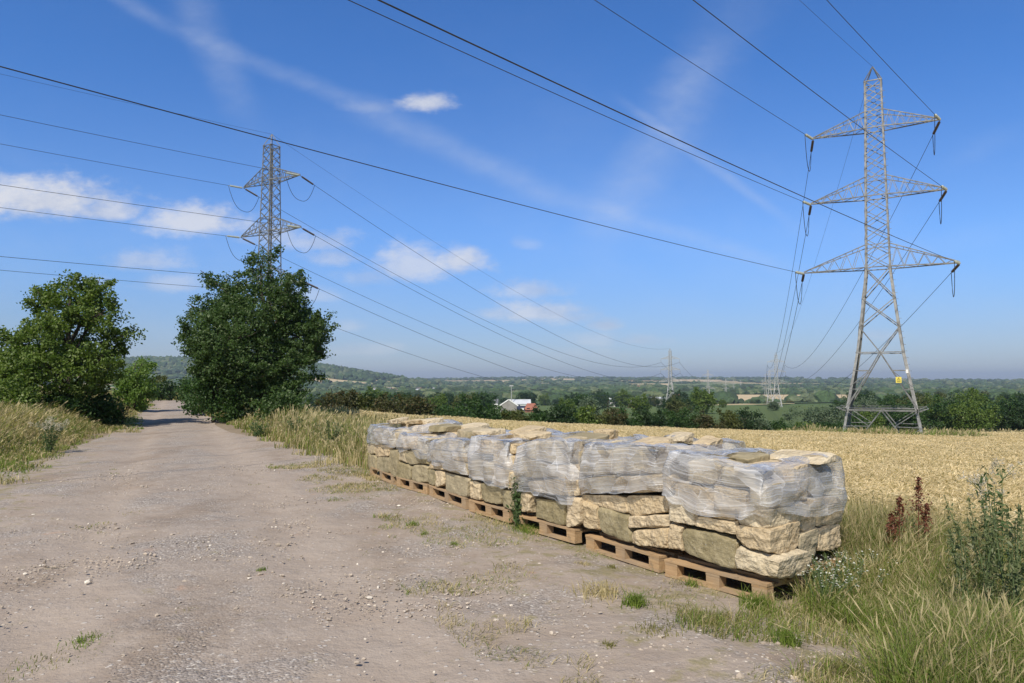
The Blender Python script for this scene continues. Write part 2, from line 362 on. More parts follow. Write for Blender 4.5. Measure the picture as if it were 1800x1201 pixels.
def mat_track():
    m, t, b = material('gravel_and_dust'); p = pos_of(t)
    sp = t.add('ShaderNodeSeparateXYZ'); t.l.new(p, sp.inputs[0])
    v = t.m('ADD', t.m('MULTIPLY', sp.outputs[0], RP[0]), t.m('MULTIPLY', sp.outputs[1], RP[1]))
    big = t.noise(p, 0.45, 5, 0.6, 0.4); mid = t.noise(p, 1.9, 5, 0.6); fine = t.noise(p, 14, 5, 0.7); grit = t.noise(p, 75, 3, 0.7)
    dust = t.mix(t.ramp(mid, 0.3, 0.7), (0.325, 0.262, 0.212), (0.38, 0.315, 0.262))
    dust = t.mix(t.ramp(fine, 0.4, 0.75, 0, 0.45), dust, (0.29, 0.225, 0.17))
    dust = t.mix(t.ramp(t.noise(p, 0.8, 4, 0.6, 0.6), 0.58, 0.74, 0, 0.5), dust, (0.27, 0.185, 0.125))
    dust = t.mix(t.ramp(t.noise(p, 2.6, 3), 0.66, 0.75, 0, 0.5), dust, (0.42, 0.24, 0.15))
    vc = t.voro(p, 62, out='Color'); vs = t.add('ShaderNodeSeparateXYZ'); t.l.new(vc, vs.inputs[0])
    g = t.mix(t.ramp(vs.outputs[0], 0.1, 0.9, smooth=False), (0.20, 0.172, 0.15), (0.40, 0.355, 0.32))
    g = t.mix(t.ramp(vs.outputs[1], 0.93, 0.97), g, (0.66, 0.62, 0.56))
    gm = t.m('ADD', t.ramp(t.noise(p, 0.9, 5, 0.68, 0.5), 0.45, 0.62), t.ramp(t.m('ABSOLUTE', t.m('SUBTRACT', v, 0.35)), 0.7, 0.15, 0, 0.35), clamp=True)
    vw = t.m('ADD', v, t.m('MULTIPLY', t.m('SUBTRACT', t.noise(p, 0.35, 2), 0.5), 0.9))
    lane = t.m('MAXIMUM', t.ramp(t.m('ABSOLUTE', t.m('ADD', vw, 0.75)), 0.55, 0.15), t.ramp(t.m('ABSOLUTE', t.m('SUBTRACT', vw, 1.25)), 0.65, 0.2))
    gm = t.m('MULTIPLY', gm, t.m('SUBTRACT', 1.0, t.m('MULTIPLY', lane, 0.85)))
    c = t.mix(t.m('MULTIPLY', gm, 0.7), dust, g); c = t.mix(t.m('MULTIPLY', lane, 0.35), c, (0.40, 0.33, 0.27))
    wear = t.noise(t.vm('MULTIPLY', p, (1.0, 0.35, 1.0)), 1.1, 5, 0.65)
    c = t.mix(t.ramp(wear, 0.5, 0.68, 0, 0.45), c, (0.235, 0.175, 0.125)); c = t.mix(t.ramp(wear, 0.42, 0.30, 0, 0.4), c, (0.44, 0.365, 0.285))
    # few pale chips anywhere, damp-dark grit
    v2 = t.voro(p, 26, out='Color'); v2s = t.add('ShaderNodeSeparateXYZ'); t.l.new(v2, v2s.inputs[0])
    chip = t.m('MULTIPLY', t.ramp(v2s.outputs[2], 0.90, 0.95), t.ramp(t.voro(p, 26), 0.42, 0.28))
    c = t.mix(t.m('MULTIPLY', chip, 0.7), c, (0.56, 0.51, 0.46))
    c = t.mix(t.ramp(grit, 0.55, 0.75, 0, 0.4), c, (0.20, 0.165, 0.135))
    # moss and dead grass towards the verges
    edge = t.m('ADD', t.ramp(v, 1.0, 4.2, 0, 1.25), t.ramp(v, -0.7, -2.3, 0, 1.1))
    mo = t.ramp(t.m('ADD', t.noise(p, 3.2, 6, 0.7), t.m('MULTIPLY', edge, 0.14)), 0.62, 0.76, 0, 0.75)
    c = t.mix(mo, c, t.mix(fine, (0.15, 0.145, 0.06), (0.34, 0.28, 0.15)))
    t.put(b.inputs['Base Color'], c); b.inputs['Roughness'].default_value = 0.95; b.inputs['Specular IOR Level'].default_value = 0.15
    hh = t.m('ADD', t.m('MULTIPLY', t.m('MULTIPLY', t.voro(p, 62), gm), -0.5), t.m('MULTIPLY', fine, 0.9))
    hh = t.m('ADD', hh, t.m('MULTIPLY', grit, 0.25)); hh = t.m('ADD', hh, t.m('MULTIPLY', chip, 0.3))
    t.put(b.inputs['Normal'], t.bump(hh, 0.9, 0.018, t.bump(mid, 0.5, 0.09))); return m
TRACK = mat_track()
def mat_terrain():
    m, t, b = material('terrain'); p = pos_of(t)
    sp = t.add('ShaderNodeSeparateXYZ'); t.l.new(p, sp.inputs[0]); X, Y = sp.outputs[0], sp.outputs[1]
    v = t.m('ADD', t.m('MULTIPLY', X, RP[0]), t.m('MULTIPLY', Y, RP[1]))
    e = t.m('ADD', t.m('MULTIPLY', t.m('ADD', X, 11.5), -0.482), t.m('MULTIPLY', t.m('SUBTRACT', Y, 48.0), 0.876))
    mid = t.noise(p, 1.5, 5, 0.65); fine = t.noise(p, 9, 4, 0.7)
    verge = t.mix(t.ramp(mid, 0.35, 0.65), (0.10, 0.10, 0.035), (0.27, 0.215, 0.11))
    soil = t.mix(fine, (0.30, 0.235, 0.17), (0.20, 0.16, 0.11))
    verge = t.mix(t.ramp(t.m('ABSOLUTE', t.m('SUBTRACT', v, 1.0)), 3.2, 6.0), soil, verge)
    straw = t.mix(mid, (0.44, 0.34, 0.18), (0.56, 0.44, 0.25))
    isw = t.m('MULTIPLY', t.ramp(v, 5.8, 6.8), t.m('LESS_THAN', e, 1.0))
    near = t.mix(isw, verge, straw)
    fv = t.vm('ADD', p, t.vm('MULTIPLY', t.noise(p, 0.004, 3, 0.5, out='Color'), (90.0, 90.0, 0.0)))
    fc = t.voro(fv, 0.0042, out='Color', rnd=0.85); fs = t.add('ShaderNodeSeparateXYZ'); t.l.new(fc, fs.inputs[0])
    gr = t.mix(fs.outputs[1], (0.075, 0.115, 0.035), (0.15, 0.19, 0.065))
    tn = t.mix(fs.outputs[2], (0.40, 0.31, 0.17), (0.50, 0.40, 0.24))
    field = t.mix(t.m('GREATER_THAN', fs.outputs[0], 0.62), gr, tn)
    field = t.mix(t.ramp(t.noise(p, 0.05, 4, 0.6), 0.4, 0.7, 0, 0.35), field, (0.10, 0.12, 0.05))
    c = t.mix(t.ramp(e, 0.0, 40.0), near, t.mix(t.ramp(e, 30, 220.0), (0.09, 0.12, 0.045), field))
    t.put(b.inputs['Base Color'], c); b.inputs['Roughness'].default_value = 0.95; b.inputs['Specular IOR Level'].default_value = 0.1
    t.put(b.inputs['Normal'], t.bump(mid, 0.6, 0.08)); return m
TERRAIN = mat_terrain()

# ------------------------------------------------------------------ ground
na = 300; rad = np.concatenate([[0.01], np.geomspace(0.8, 9500, 190)])
ang = np.linspace(0, 2*math.pi, na, endpoint=False)
RR, AA = np.meshgrid(rad, ang, indexing='ij'); gx = RR*np.sin(AA); gy = RR*np.cos(AA)
gk = sst(9, 24, gx*RD[0]+gy*RD[1]); gv_ = vv(gx, gy)
gz = h(gx, gy)-0.02-0.11*(gv_ > -3.4+1.7*gk+.35)*(gv_ < 6.6-5.05*gk-.35)*(gy < 60)*(gy > -7)
V = np.stack([gx.ravel(), gy.ravel(), gz.ravel()], 1)
i, j = np.meshgrid(np.arange(len(rad)-1), np.arange(na), indexing='ij'); i = i.ravel(); j = j.ravel(); j2 = (j+1) % na
F = np.stack([i*na+j, (i+1)*na+j, (i+1)*na+j2, i*na+j2], 1)[:, ::-1]
tag(mesh_np('ground', V, F, TERRAIN, smooth=True), kind='structure')

# gravel track with the stony yard in front of the pallets: follows the ground, with real bumps
us = np.concatenate([np.arange(-8, 16, 0.06), np.arange(16, 80, 0.4)]); nv = 150
Vt = []
for u in us:
    # across limits at this distance (wide near, narrow far)
    k = sst(9, 24, u); lo = -3.4*(1-k)+-1.7*k+0.12*math.sin(u*0.8); hi = 6.6*(1-k)+1.55*k+0.15*math.sin(u*0.6+1)
    v = np.linspace(lo, hi, nv); x = RD[0]*u+RP[0]*v; y = RD[1]*u+RP[1]*v
    Vt.append(np.stack([x, y, h(x, y)], 1))
Vt = np.array(Vt)
flat = Vt.reshape(-1, 3); dz = np.zeros(len(flat))
for q in range(len(flat)):
    x, y = flat[q, 0], flat[q, 1]
    if y < 16: dz[q] = 0.022*mnoise.noise((x*1.1, y*1.1, 3))+0.010*mnoise.noise((x*4, y*4, 9))+0.004*mnoise.noise((x*14, y*14, 1))
flat[:, 2] += dz+0.006
rut = vv(flat[:, 0], flat[:, 1])
flat[:, 2] += -0.03*np.exp(-((rut-1.15)/0.28)**2)-0.03*np.exp(-((rut+0.75)/0.28)**2)
nu = len(us); i, j = np.meshgrid(np.arange(nu-1), np.arange(nv-1), indexing='ij'); i = i.ravel(); j = j.ravel()
F = np.stack([i*nv+j, i*nv+j+1, (i+1)*nv+j+1, (i+1)*nv+j], 1)
tag(mesh_np('track', flat, F, TRACK, smooth=True), kind='structure')

# distant fields laid over the valley
def drape(name, corners, mat, off=0.8, n=24):
    a, b_, c, d = [np.array(q, float) for q in corners]
    s = np.linspace(0, 1, n); S, T = np.meshgrid(s, s, indexing='ij'); S = S[..., None]; T = T[..., None]
    P = (a*(1-S)+b_*S)*(1-T)+(d*(1-S)+c*S)*T; P = P.reshape(-1, 2)
    V = np.concatenate([P, (h(P[:, 0], P[:, 1])+off)[:, None]], 1)
    i, j = np.meshgrid(np.arange(n-1), np.arange(n-1), indexing='ij'); i = i.ravel(); j = j.ravel()
    F = np.stack([i*n+j, (i+1)*n+j, (i+1)*n+j+1, i*n+j+1], 1)
    return tag(mesh_np(name, V, F, mat, smooth=True), kind='structure')
F_TAN = plain('stubble_field', (0.56, 0.43, 0.24), 0.9, (0.48, 0.365, 0.20), 0.02, obj=False)
F_GRN = plain('pasture', (0.14, 0.20, 0.06), 0.9, (0.10, 0.155, 0.05), 0.03, obj=False)
def fx(px, Y): return ((px-900)/FPX*Y, Y)
fields = [((1238, 640), (1500, 640), (1520, 1000), (1262, 1000), F_TAN), ((1330, 400), (1385, 400), (1392, 470), (1322, 470), F_GRN),
          ((1395, 560), (1500, 560), (1500, 620), (1395, 620), F_GRN), ((1290, 1120), (1500, 1100), (1490, 1350), (1270, 1350), F_TAN),
          ((540, 1620), (650, 1600), (660, 1740), (540, 1780), F_TAN), ((670, 1480), (770, 1440), (775, 1540), (670, 1600), F_TAN),
          ((862, 900), (960, 900), (960, 1250), (862, 1250), F_GRN), ((1160, 1500), (1260, 1500), (1260, 2000), (1160, 2000), F_GRN),
          ((-200, 100), (60, 95), (60, 210), (-200, 220), F_TAN), ((1190, 2500), (1260, 2500), (1270, 3000), (1180, 3000), F_TAN),
          ((1100, 1900), (1170, 1900), (1180, 2300), (1100, 2300), F_TAN)]
for f in fields: drape('field', [fx(*f[0]), fx(*f[1]), fx(*f[2]), fx(*f[3])], f[4])

# ------------------------------------------------------------------ foliage and trees
def leaves_np(cen, size, up=0.25, aspect=0.6, g=None):
    g = g or rng
    n = len(cen); nr = g.normal(size=(n, 3)); nr[:, 2] += up; nr /= np.linalg.norm(nr, axis=1)[:, None]
    a = np.cross(nr, g.normal(size=(n, 3))); a /= np.linalg.norm(a, axis=1)[:, None]+1e-9; b = np.cross(nr, a)
    s = (size*g.uniform(0.6, 1.3, n))[:, None]; a = a*s/2; b = b*s*aspect/2
    V = np.stack([cen-a, cen+b-a*0.1+nr*s*0.08, cen+a, cen-b-a*0.1+nr*s*0.08], 1).reshape(-1, 3)
    return V, np.arange(4*n).reshape(n, 4)
def crown_points(lobes, ncl, per, spread, g, shell=0.55, gap=-0.13):
    vol = np.array([l[3]*l[4]*l[5] for l in lobes])**0.8; pr = vol/vol.sum()
    k = g.choice(len(lobes), ncl, p=pr); L = np.array(lobes)[k]
    d = g.normal(size=(ncl, 3)); d /= np.linalg.norm(d, axis=1)[:, None]
    r = g.uniform(0.0, 1, ncl)**0.33; r = np.where(g.uniform(size=ncl) < shell, g.uniform(0.80, 1.08, ncl), r)
    cen = L[:, :3]+d*L[:, 3:]*r[:, None]
    o3 = g.uniform(0, 50); sc3 = 1.5/max(.3, float(np.mean([l[3] for l in lobes])))
    keep = np.array([mnoise.noise((c[0]*sc3+o3, c[1]*sc3, c[2]*sc3*1.5)) for c in cen]) > gap
    cen = cen[keep]; L = L[keep]; d = d[keep]
    # sprays of twigs that break the outline
    k2 = g.choice(len(cen), len(cen)//7); st_ = L[k2][:, :3]+d[k2]*L[k2][:, 3:]; ax = d[k2]*.7+g.normal(size=(len(k2), 3))*.25+[0, 0, .35]
    sl = float(np.mean([l[3] for l in lobes]))*g.uniform(.15, .6, len(k2))
    spr = np.concatenate([st_+ax*(sl*f)[:, None] for f in (.3, .6, .9)])
    cen = np.concatenate([cen, spr]); ncl = len(cen)
    sp = spread*g.uniform(0.6, 1.5, ncl); sp[-len(spr):] *= .6
    pts = (cen[:, None, :]+np.clip(g.normal(size=(ncl, per, 3)), -1.9, 1.9)*sp[:, None, None]*np.array([1, 1, 0.75])).reshape(-1, 3)
    return cen, pts
def trunk_mb(lobes, cen, height, r0, g, twigs=60):
    mb = MB(); top = np.array([0, 0, height*0.8])
    stem = [np.array([g.normal()*0.05*q, g.normal()*0.05*q, height*0.85*q/5]) for q in range(6)]
    mb.tube(stem, [r0*(1-0.8*q/5) for q in range(6)], 7)
    for l in lobes:
        c = np.array(l[:3]); z0 = max(0.12*height, min(c[2]*0.55, height*0.6)); s = np.array([0, 0, z0])
        m_ = (s+c)/2+np.array([0, 0, 0.12*height*0.3])+g.normal(size=3)*0.12
        mb.tube([s, m_, c, c+(c-m_)*0.4], [r0*0.5, r0*0.33, r0*0.18, r0*0.06], 5)
    for q in g.choice(len(cen), min(twigs, len(cen)), replace=False):
        c = cen[q]; l = lobes[int(np.argmin([np.linalg.norm(np.array(a[:3])-c) for a in lobes]))]; s = np.array(l[:3])
        mb.tube([s, (s+c)/2+g.normal(size=3)*0.08, c], [r0*0.14, r0*0.08, r0*0.03], 4)
    return mb
def make_tree(name, lobes, height, leafmat, ncl, per, spread, size, r0=0.16, seed=1, twigs=80, shell=0.55, crown='crown', gap=-0.13):
    g = np.random.default_rng(seed); root = empty(name)
    cen, pts = crown_points(lobes, ncl, per, spread, g, shell, gap)
    pts = pts[pts[:, 2] > 0.05]
    V, F = leaves_np(pts, size, g=g); mesh_np(crown, V, F, leafmat, root)
    trunk_mb(lobes, cen, height, r0, g, twigs).build('trunk', BARK, root, smooth=True)
    return root
def copy_tree(o, parent=None):
    c = o.copy(); col.objects.link(c)
    if parent is not None: c.parent = parent
    for ch in list(o.children): copy_tree(ch, c)
    return c
def lobes_px(base, Y, L):
    """lobes measured on the photo (centre px,py, radius px) at the tree's own distance -> metres about its base"""
    s = Y/FPX; out = []
    for px, py, rx, rz, dy in L:
        p = at(px, py, Y); out.append((p[0]-base[0], dy, p[2]-base[2], rx*s, rx*s*0.95, rz*s))
    return out
# big oak right of the track
bx = at(470, 700, 28)[0]; base = (bx, 28.0, H(bx, 28)); 
L = lobes_px(base, 28, [(458, 475, 24, 36, 0), (392, 525, 34, 38, .3), (512, 522, 34, 36, -.3), (455, 555, 66, 50, 0), (372, 590, 42, 40, -.5), (520, 590, 52, 42, .3),
      (440, 640, 80, 50, -.6), (548, 575, 28, 26, 0), (515, 655, 48, 38, -.4), (400, 665, 52, 42, .2), (350, 545, 18, 20, 0), (552, 620, 20, 24, 0), (430, 600, 66, 62, -1.2), (372, 492, 13, 15, 0), (470, 690, 60, 30, -.3)])
t_ = make_tree('oak_tree', L, 5.8, L_OAK, 2100, 36, 0.125, 0.105, 0.19, 3, 160, gap=-0.36)
t_.location = base; tag(t_, 'large dense dark green tree right of the track in front of the left pylon', 'tree')
# trees left of the track
bx = at(115, 700, 24.5)[0]; base = (bx, 24.5, H(bx, 24.5))
L = lobes_px(base, 24.5, [(135, 540, 42, 34, 0), (80, 555, 32, 28, .4), (185, 555, 34, 28, -.3), (120, 600, 76, 46, 0), (214, 588, 28, 28, .2), (45, 620, 42, 34, 0),
      (25, 655, 42, 32, -.5), (112, 655, 88, 42, -.3), (180, 645, 42, 34, -.4), (120, 508, 28, 24, 0), (170, 505, 24, 22, 0), (62, 520, 22, 20, .3), (15, 600, 25, 22, 0)])
t_ = make_tree('maple_tree', L, 5.0, L_BRIGHT, 1350, 34, 0.12, 0.11, 0.14, 4, 150)
t_.location = base; tag(t_, 'spreading loose-crowned green tree left of the track', 'tree')
bx = at(238, 700, 36)[0]; base = (bx, 36.0, H(bx, 36))
L = lobes_px(base, 36, [(246, 655, 22, 22, 0), (225, 672, 24, 22, .2), (255, 685, 18, 22, -.2), (238, 698, 28, 20, 0), (252, 636, 9, 10, 0)])
t_ = make_tree('young_tree', L, 3.0, L_YOUNG, 300, 26, 0.14, 0.13, 0.06, 5, 40)
t_.location = base; tag(t_, 'small bright green young tree at the left edge of the track, under the bigger tree', 'tree')

def bush(name, px, Y, rx, top, mat, label, seed, lobes_n=5, per=22, ncl=150, size=0.16, cat='bush', group=None, spread=0.18):
    """a bush of its own: rx = half-width px, top = top y px"""
    g = np.random.default_rng(seed); x = (px-900)/FPX*Y; z0 = H(x, Y); tz = at(px, top, Y)[2]; hh = max(0.5, tz-z0)*0.84; rm = rx*Y/FPX
    L = []
    for k in range(lobes_n):
        a = g.uniform(-1, 1); L.append((a*rm*0.6, g.uniform(-.4, .4)*rm, hh*g.uniform(0.35, 0.62), rm*g.uniform(.4, .55), rm*.5, hh*g.uniform(.30, .40)))
    L.append((0, 0, hh*0.6, rm*0.5, rm*0.5, hh*0.36)); L.append((0, 0, hh*0.3, rm*0.8, rm*0.6, hh*0.3))
    root = make_tree(name, L, hh*0.8, mat, ncl, per, spread, size, min(0.12, 0.03*hh), seed, 14, crown='foliage')
    root.location = (x, Y, z0); return tag(root, label, cat, group)
# shrubs around the two trees and at the far end of the track
bush('shrub', 378, 27.0, 50, 622, L_GREEN, 'lighter green shrub at the left foot of the large dark tree', 11, 6, 26, 260, 0.11)
bush('shrub', 500, 24.0, 46, 676, L_OAK, 'dark leafy shrub at the right foot of the large dark tree', 12, 6, 26, 240, 0.10)
bush('shrub', 355, 33, 34, 640, L_GREEN, 'green shrub beside the track left of the large dark tree', 13, 5, 24, 170, 0.13)
bush('shrub', 20, 22, 60, 662, L_BRIGHT, 'green shrub at the left edge of the picture below the spreading tree', 14, 5, 24, 230, 0.11)
bush('shrub', 105, 24, 60, 682, L_GREEN, 'low green shrub below the spreading tree, above the pale grass', 15, 5, 24, 200, 0.11)
bush('shrub', 178, 25, 32, 682, L_GREEN, 'low dark shrub between the spreading tree and the young tree', 16, 5, 24, 160, 0.11)
bush('hedge_bush', 300, 58, 30, 660, L_DARK, 'dark bush at the end of the track, between the two roadside trees', 17, 4, 22, 120, 0.2)
bush('hedge_bush', 335, 54, 26, 656, L_GREEN, 'green bush at the bend of the track, right of the dark bush', 18, 4, 22, 120, 0.2)
bush('hedge_bush', 275, 66, 26, 652, L_OLIVE, 'olive bush at the bend of the track, left of the dark bush', 19, 4, 22, 110, 0.2)

ORD = ['first', 'second', 'third', 'fourth', 'fifth', 'sixth', 'seventh', 'eighth', 'ninth', 'tenth', 'eleventh', 'twelfth', 'thirteenth', 'fourteenth', 'fifteenth',
       'sixteenth', 'seventeenth', 'eighteenth', 'nineteenth', 'twentieth']
TENS = {2: 'twenty', 3: 'thirty', 4: 'forty', 5: 'fifty', 6: 'sixty', 7: 'seventy', 8: 'eighty', 9: 'ninety'}
TENTH = {2: 'twentieth', 3: 'thirtieth', 4: 'fortieth', 5: 'fiftieth', 6: 'sixtieth', 7: 'seventieth', 8: 'eightieth', 9: 'ninetieth'}
def ordw(i):
    if i < 20: return ORD[i]
    n = i+1; p = '' if n < 100 else 'hundred and '; n = n if n < 100 else n-100
    if n == 0: return 'hundredth'
    if n <= 20: return p+ORD[n-1]
    t, u = divmod(n, 10); return p+(TENTH[t] if u == 0 else TENS[t]+'-'+ORD[u-1])

# hedge at the far edge of the wheat: (px, half-width px, top y, material, word)
hedge = [(585, 36, 668, L_RED, 'dark russet'), (628, 30, 673, L_OLIVE, 'yellow-olive'), (665, 26, 680, L_DARK, 'dark green'), (700, 40, 676, L_RED, 'russet and green'),
         (740, 26, 684, L_RED, 'russet'), (772, 28, 699, L_GREEN, 'green'), (806, 30, 700, L_GREEN, 'green'), (842, 32, 684, L_GREEN, 'tall rounded green'),
         (876, 26, 700, L_GREEN, 'green'), (905, 24, 712, L_OLIVE, 'low olive'), (935, 24, 716, L_GREEN, 'low green'), (962, 24, 712, L_DARK, 'dark green'), (990, 24, 697, L_DARK, 'upright dark'),
         (1018, 26, 706, L_BRIGHT, 'bright green'), (1048, 24, 712, L_OLIVE, 'olive'), (1075, 26, 706, L_RED, 'russet-tinged'), (1104, 26, 708, L_GREEN, 'green'), (1136, 30, 702, L_DARK, 'dark green'),
         (1170, 30, 709, L_GREEN, 'green'), (1204, 30, 703, L_GREEN, 'bushy green'), (1240, 30, 709, L_RED, 'russet-green'), (1272, 28, 712, L_OLIVE, 'olive'), (1307, 30, 698, L_DARK, 'tall dark'),
         (1334, 18, 722, L_PALE, 'pale grey-green'), (1358, 24, 736, L_GREEN, 'low green'), (1392, 26, 738, L_GREEN, 'low green'), (1425, 26, 737, L_BRIGHT, 'low bright'), (1462, 26, 735, L_GREEN, 'green'),
         (1497, 26, 724, L_GREEN, 'green'), (1530, 30, 712, L_BRIGHT, 'bright green')]
for k, (px, rx, top, m_, word) in enumerate(hedge):
    a = (px-900)/FPX; Y = (48*0.876-11.5*0.482*-1*-1+0)/(0.876-a*0.482)  # on the edge line
    Y = (48*0.876+11.5*0.482)/(0.876-0.482*a)+3+2*rng.uniform()
    bush('hedge_bush', px, Y, rx*1.15, top, m_, f'{word} bush in the hedge beyond the wheat, {ordw(k)} from the left', 100+k, 5, 24, 190, 0.20, 'bush', 'bushes in the hedge beyond the wheat', 0.2)
# big trees at the right, behind the pylon
bigs = [(1522, 38, 684, 130, L_PALE, 'pale feathery'), (1575, 40, 693, 112, L_GREEN, 'green'), (1610, 40, 688, 118, L_OLIVE, 'yellowish green'), (1655, 46, 694, 108, L_GREEN, 'rounded green'), (1702, 50, 688, 105, L_BRIGHT, 'broad bright green'),
        (1745, 44, 692, 108, L_GREEN, 'broad green'), (1790, 48, 694, 106, L_DARK, 'dark green'), (1840, 50, 700, 106, L_GREEN, 'green'), (1440, 42, 706, 118, L_PALE, 'silvery willow-like')]
for k, (px, rx, top, Y, m_, word) in enumerate(bigs):
    lab = f'{word} tree in the line behind the right pylon, {ordw(k)} from the left' if k < 8 else 'silvery pale round willow just left of the right pylon, beyond the field'
    bush('broadleaf_tree', px, Y, rx*1.1, top, m_, lab, 200+k, 8, 26, 330, 0.30, 'tree', 'trees behind the right pylon' if k < 8 else None, 0.35)
bush('bush', 1580, 51.5, 15, 748, L_RED, 'small dark russet bush under the right pylon', 231, 4, 20, 60, 0.12)

# scattered trees in the near valley: prototypes and copies
protos = []
for k, (m_, hh) in enumerate([(L_GREEN, 9), (L_DARK, 10), (L_BRIGHT, 8), (L_OLIVE, 7), (L_PALE, 8), (L_DARK, 12)]):
    g = np.random.default_rng(300+k); L = [(g.uniform(-.35, .35)*hh*.6, g.uniform(-.3, .3)*hh*.6, hh*g.uniform(.4, .75), hh*.25, hh*.25, hh*.22) for _ in range(7)]+[(0, 0, hh*.5, hh*.4, hh*.4, hh*.38), (0, 0, hh*.25, hh*.38, hh*.38, hh*.25)]
    protos.append([make_tree('valley_tree', L, hh*.8, m_, 260, 16, 0.5, 0.55, 0.2, 310+k, 8), ['round green', 'dark green', 'bright green', 'olive', 'pale', 'tall dark'][k], False])
def in_field(x, y, pad=0):
    p = 900+FPX*x/y
    for f in fields:
        lo = min(f[0][0], f[3][0])-pad; hi = max(f[1][0], f[2][0])+pad; ylo = min(f[0][1], f[1][1]); yhi = max(f[2][1], f[3][1])
        if lo < p < hi and ylo < y < yhi: return True
    return False
spots = []
g = np.random.default_rng(55)
tries = 0
while len(spots) < 165 and tries < 9000:
    tries += 1
    Y = g.uniform(135, 620); px = g.uniform(560, 1830); x = (px-900)/FPX*Y
    if mnoise.noise((x*0.012, Y*0.012, 0)) < -0.15 and Y > 250: continue
    if at(900, 690, Y)[2]-H(x, Y) < 4: continue
    if in_field(x, Y, 6): continue
    if 1235 < px < 1500 and Y > 135 and g.uniform() < 0.94: continue
    if 862 < px < 962 and Y < 350: continue
    if 1040 < px < 1175 and g.uniform() < 0.5: continue
    if any(math.hypot(x-a, Y-b) < 9 for a, b in spots): continue
    spots.append((x, Y))
spots.sort(key=lambda s: s[0]/s[1])
for k, (x, Y) in enumerate(spots):
    q = int(g.choice(6, p=[.3, .24, .14, .1, .06, .16])); pr = protos[q]
    o = pr[0] if not pr[2] else copy_tree(pr[0]); pr[2] = True
    top = g.uniform(681, 704) if not 1235 < 900+FPX*x/Y < 1500 else 712
    s = max(.45, min(1.15, (at(900, top, Y)[2]-H(x, Y))/{0: 9, 1: 10, 2: 8, 3: 7, 4: 8, 5: 12}[q])); o.location = (x, Y, H(x, Y)-0.3); o.rotation_euler.z = g.uniform(0, 6.28); o.scale = (s*1.1, s*1.1, s)
    tag(o, f'{pr[1]} tree in the valley beyond the hedge, {ordw(k)} from the left', 'tree', 'trees scattered in the valley')

# far-off woods and hedgerows, one mass
def icos(sub):
    import bmesh
    bm = bmesh.new(); bmesh.ops.create_icosphere(bm, subdivisions=sub, radius=1)
    V = np.array([v.co[:] for v in bm.verts]); F = np.array([[v.index for v in f.verts] for f in bm.faces]); bm.free(); return V, F
IV, IF = icos(2)
def far_wood(name, P, R_, Hh, mats, seed):
    g = np.random.default_rng(seed); n = len(P)
    S = np.stack([R_, R_, Hh], 1)[:, None, :]
    dis = 1+g.uniform(-.28, .28, (n, len(IV), 1))
    V = IV[None]*S*dis+P[:, None, :]; F = (IF[None]+(np.arange(n)*len(IV))[:, None, None]).reshape(-1, 3)
    mi = np.repeat(g.integers(0, len(mats), n), len(IF))
    return tag(mesh_np(name, V.reshape(-1, 3), F, mats, mi=mi), kind='stuff')
def woodmat(name, c):
    return plain(name, c, 0.95, tuple(v*0.6 for v in c), 0.35, bump=0.0, obj=False)
WM = [woodmat('far_wood_a', (0.045, 0.082, 0.03)), woodmat('far_wood_b', (0.065, 0.11, 0.04)), woodmat('far_wood_c', (0.036, 0.062, 0.026)), woodmat('far_wood_d', (0.12, 0.15, 0.07))]
P = []; g = np.random.default_rng(77)
def addp(x, y, r, hh): P.append((x, y, H(x, y)+hh*0.45, r, hh))
c_ = 0
while c_ < 5200:
    Y = 620*math.exp(g.uniform(0, 1)*math.log(5200/620)); px = g.uniform(-60, 1860); x = (px-900)/FPX*Y
    nz = mnoise.noise((x*0.0022, Y*0.0022, 5))+0.5*mnoise.noise((x*0.008, Y*0.008, 2))
    if nz < 0.02-0.12*(px > 1480): continue
    if in_field(x, Y): continue
    hh = g.uniform(4, 7.5); addp(x, Y, g.uniform(5, 9)*(1+Y/5000), hh); c_ += 1
for _ in range(75):       # hedgerows
    Y = 620*math.exp(g.uniform(0, 1)*math.log(3500/620)); px = g.uniform(400, 1830); x = (px-900)/FPX*Y; a = g.uniform(-.5, .5); n = int(g.uniform(15, 45))
    for k in range(n):
        xx = x+math.cos(a)*k*8; yy = Y+math.sin(a)*k*8
        if in_field(xx, yy): continue
        addp(xx, yy, g.uniform(4, 6.5), g.uniform(2.5, 6))
c_ = 0
while c_ < 2600:          # wooded hill on the left
    Y = g.uniform(1750, 2600); px = g.uniform(-100, 770); x = (px-900)/FPX*Y
    zz = H(x, Y)
    if zz < 2 and g.uniform() < 0.93: continue
    addp(x, Y, g.uniform(8, 13), g.uniform(8, 12)); c_ += 1
# bottoms of the tan field edges
for px in np.arange(1236, 1500, 5): x, y = fx(px, 632); addp(x, y, 3.5, g.uniform(1.5, 3.2)) if g.uniform() < .8 else None
for px in np.arange(1240, 1520, 4): x, y = fx(px, 1010); addp(x, y, 7, g.uniform(3, 6))
P = np.array(P); far_wood('far_woodland', P[:, :3], P[:, 3], P[:, 4], WM, 8)

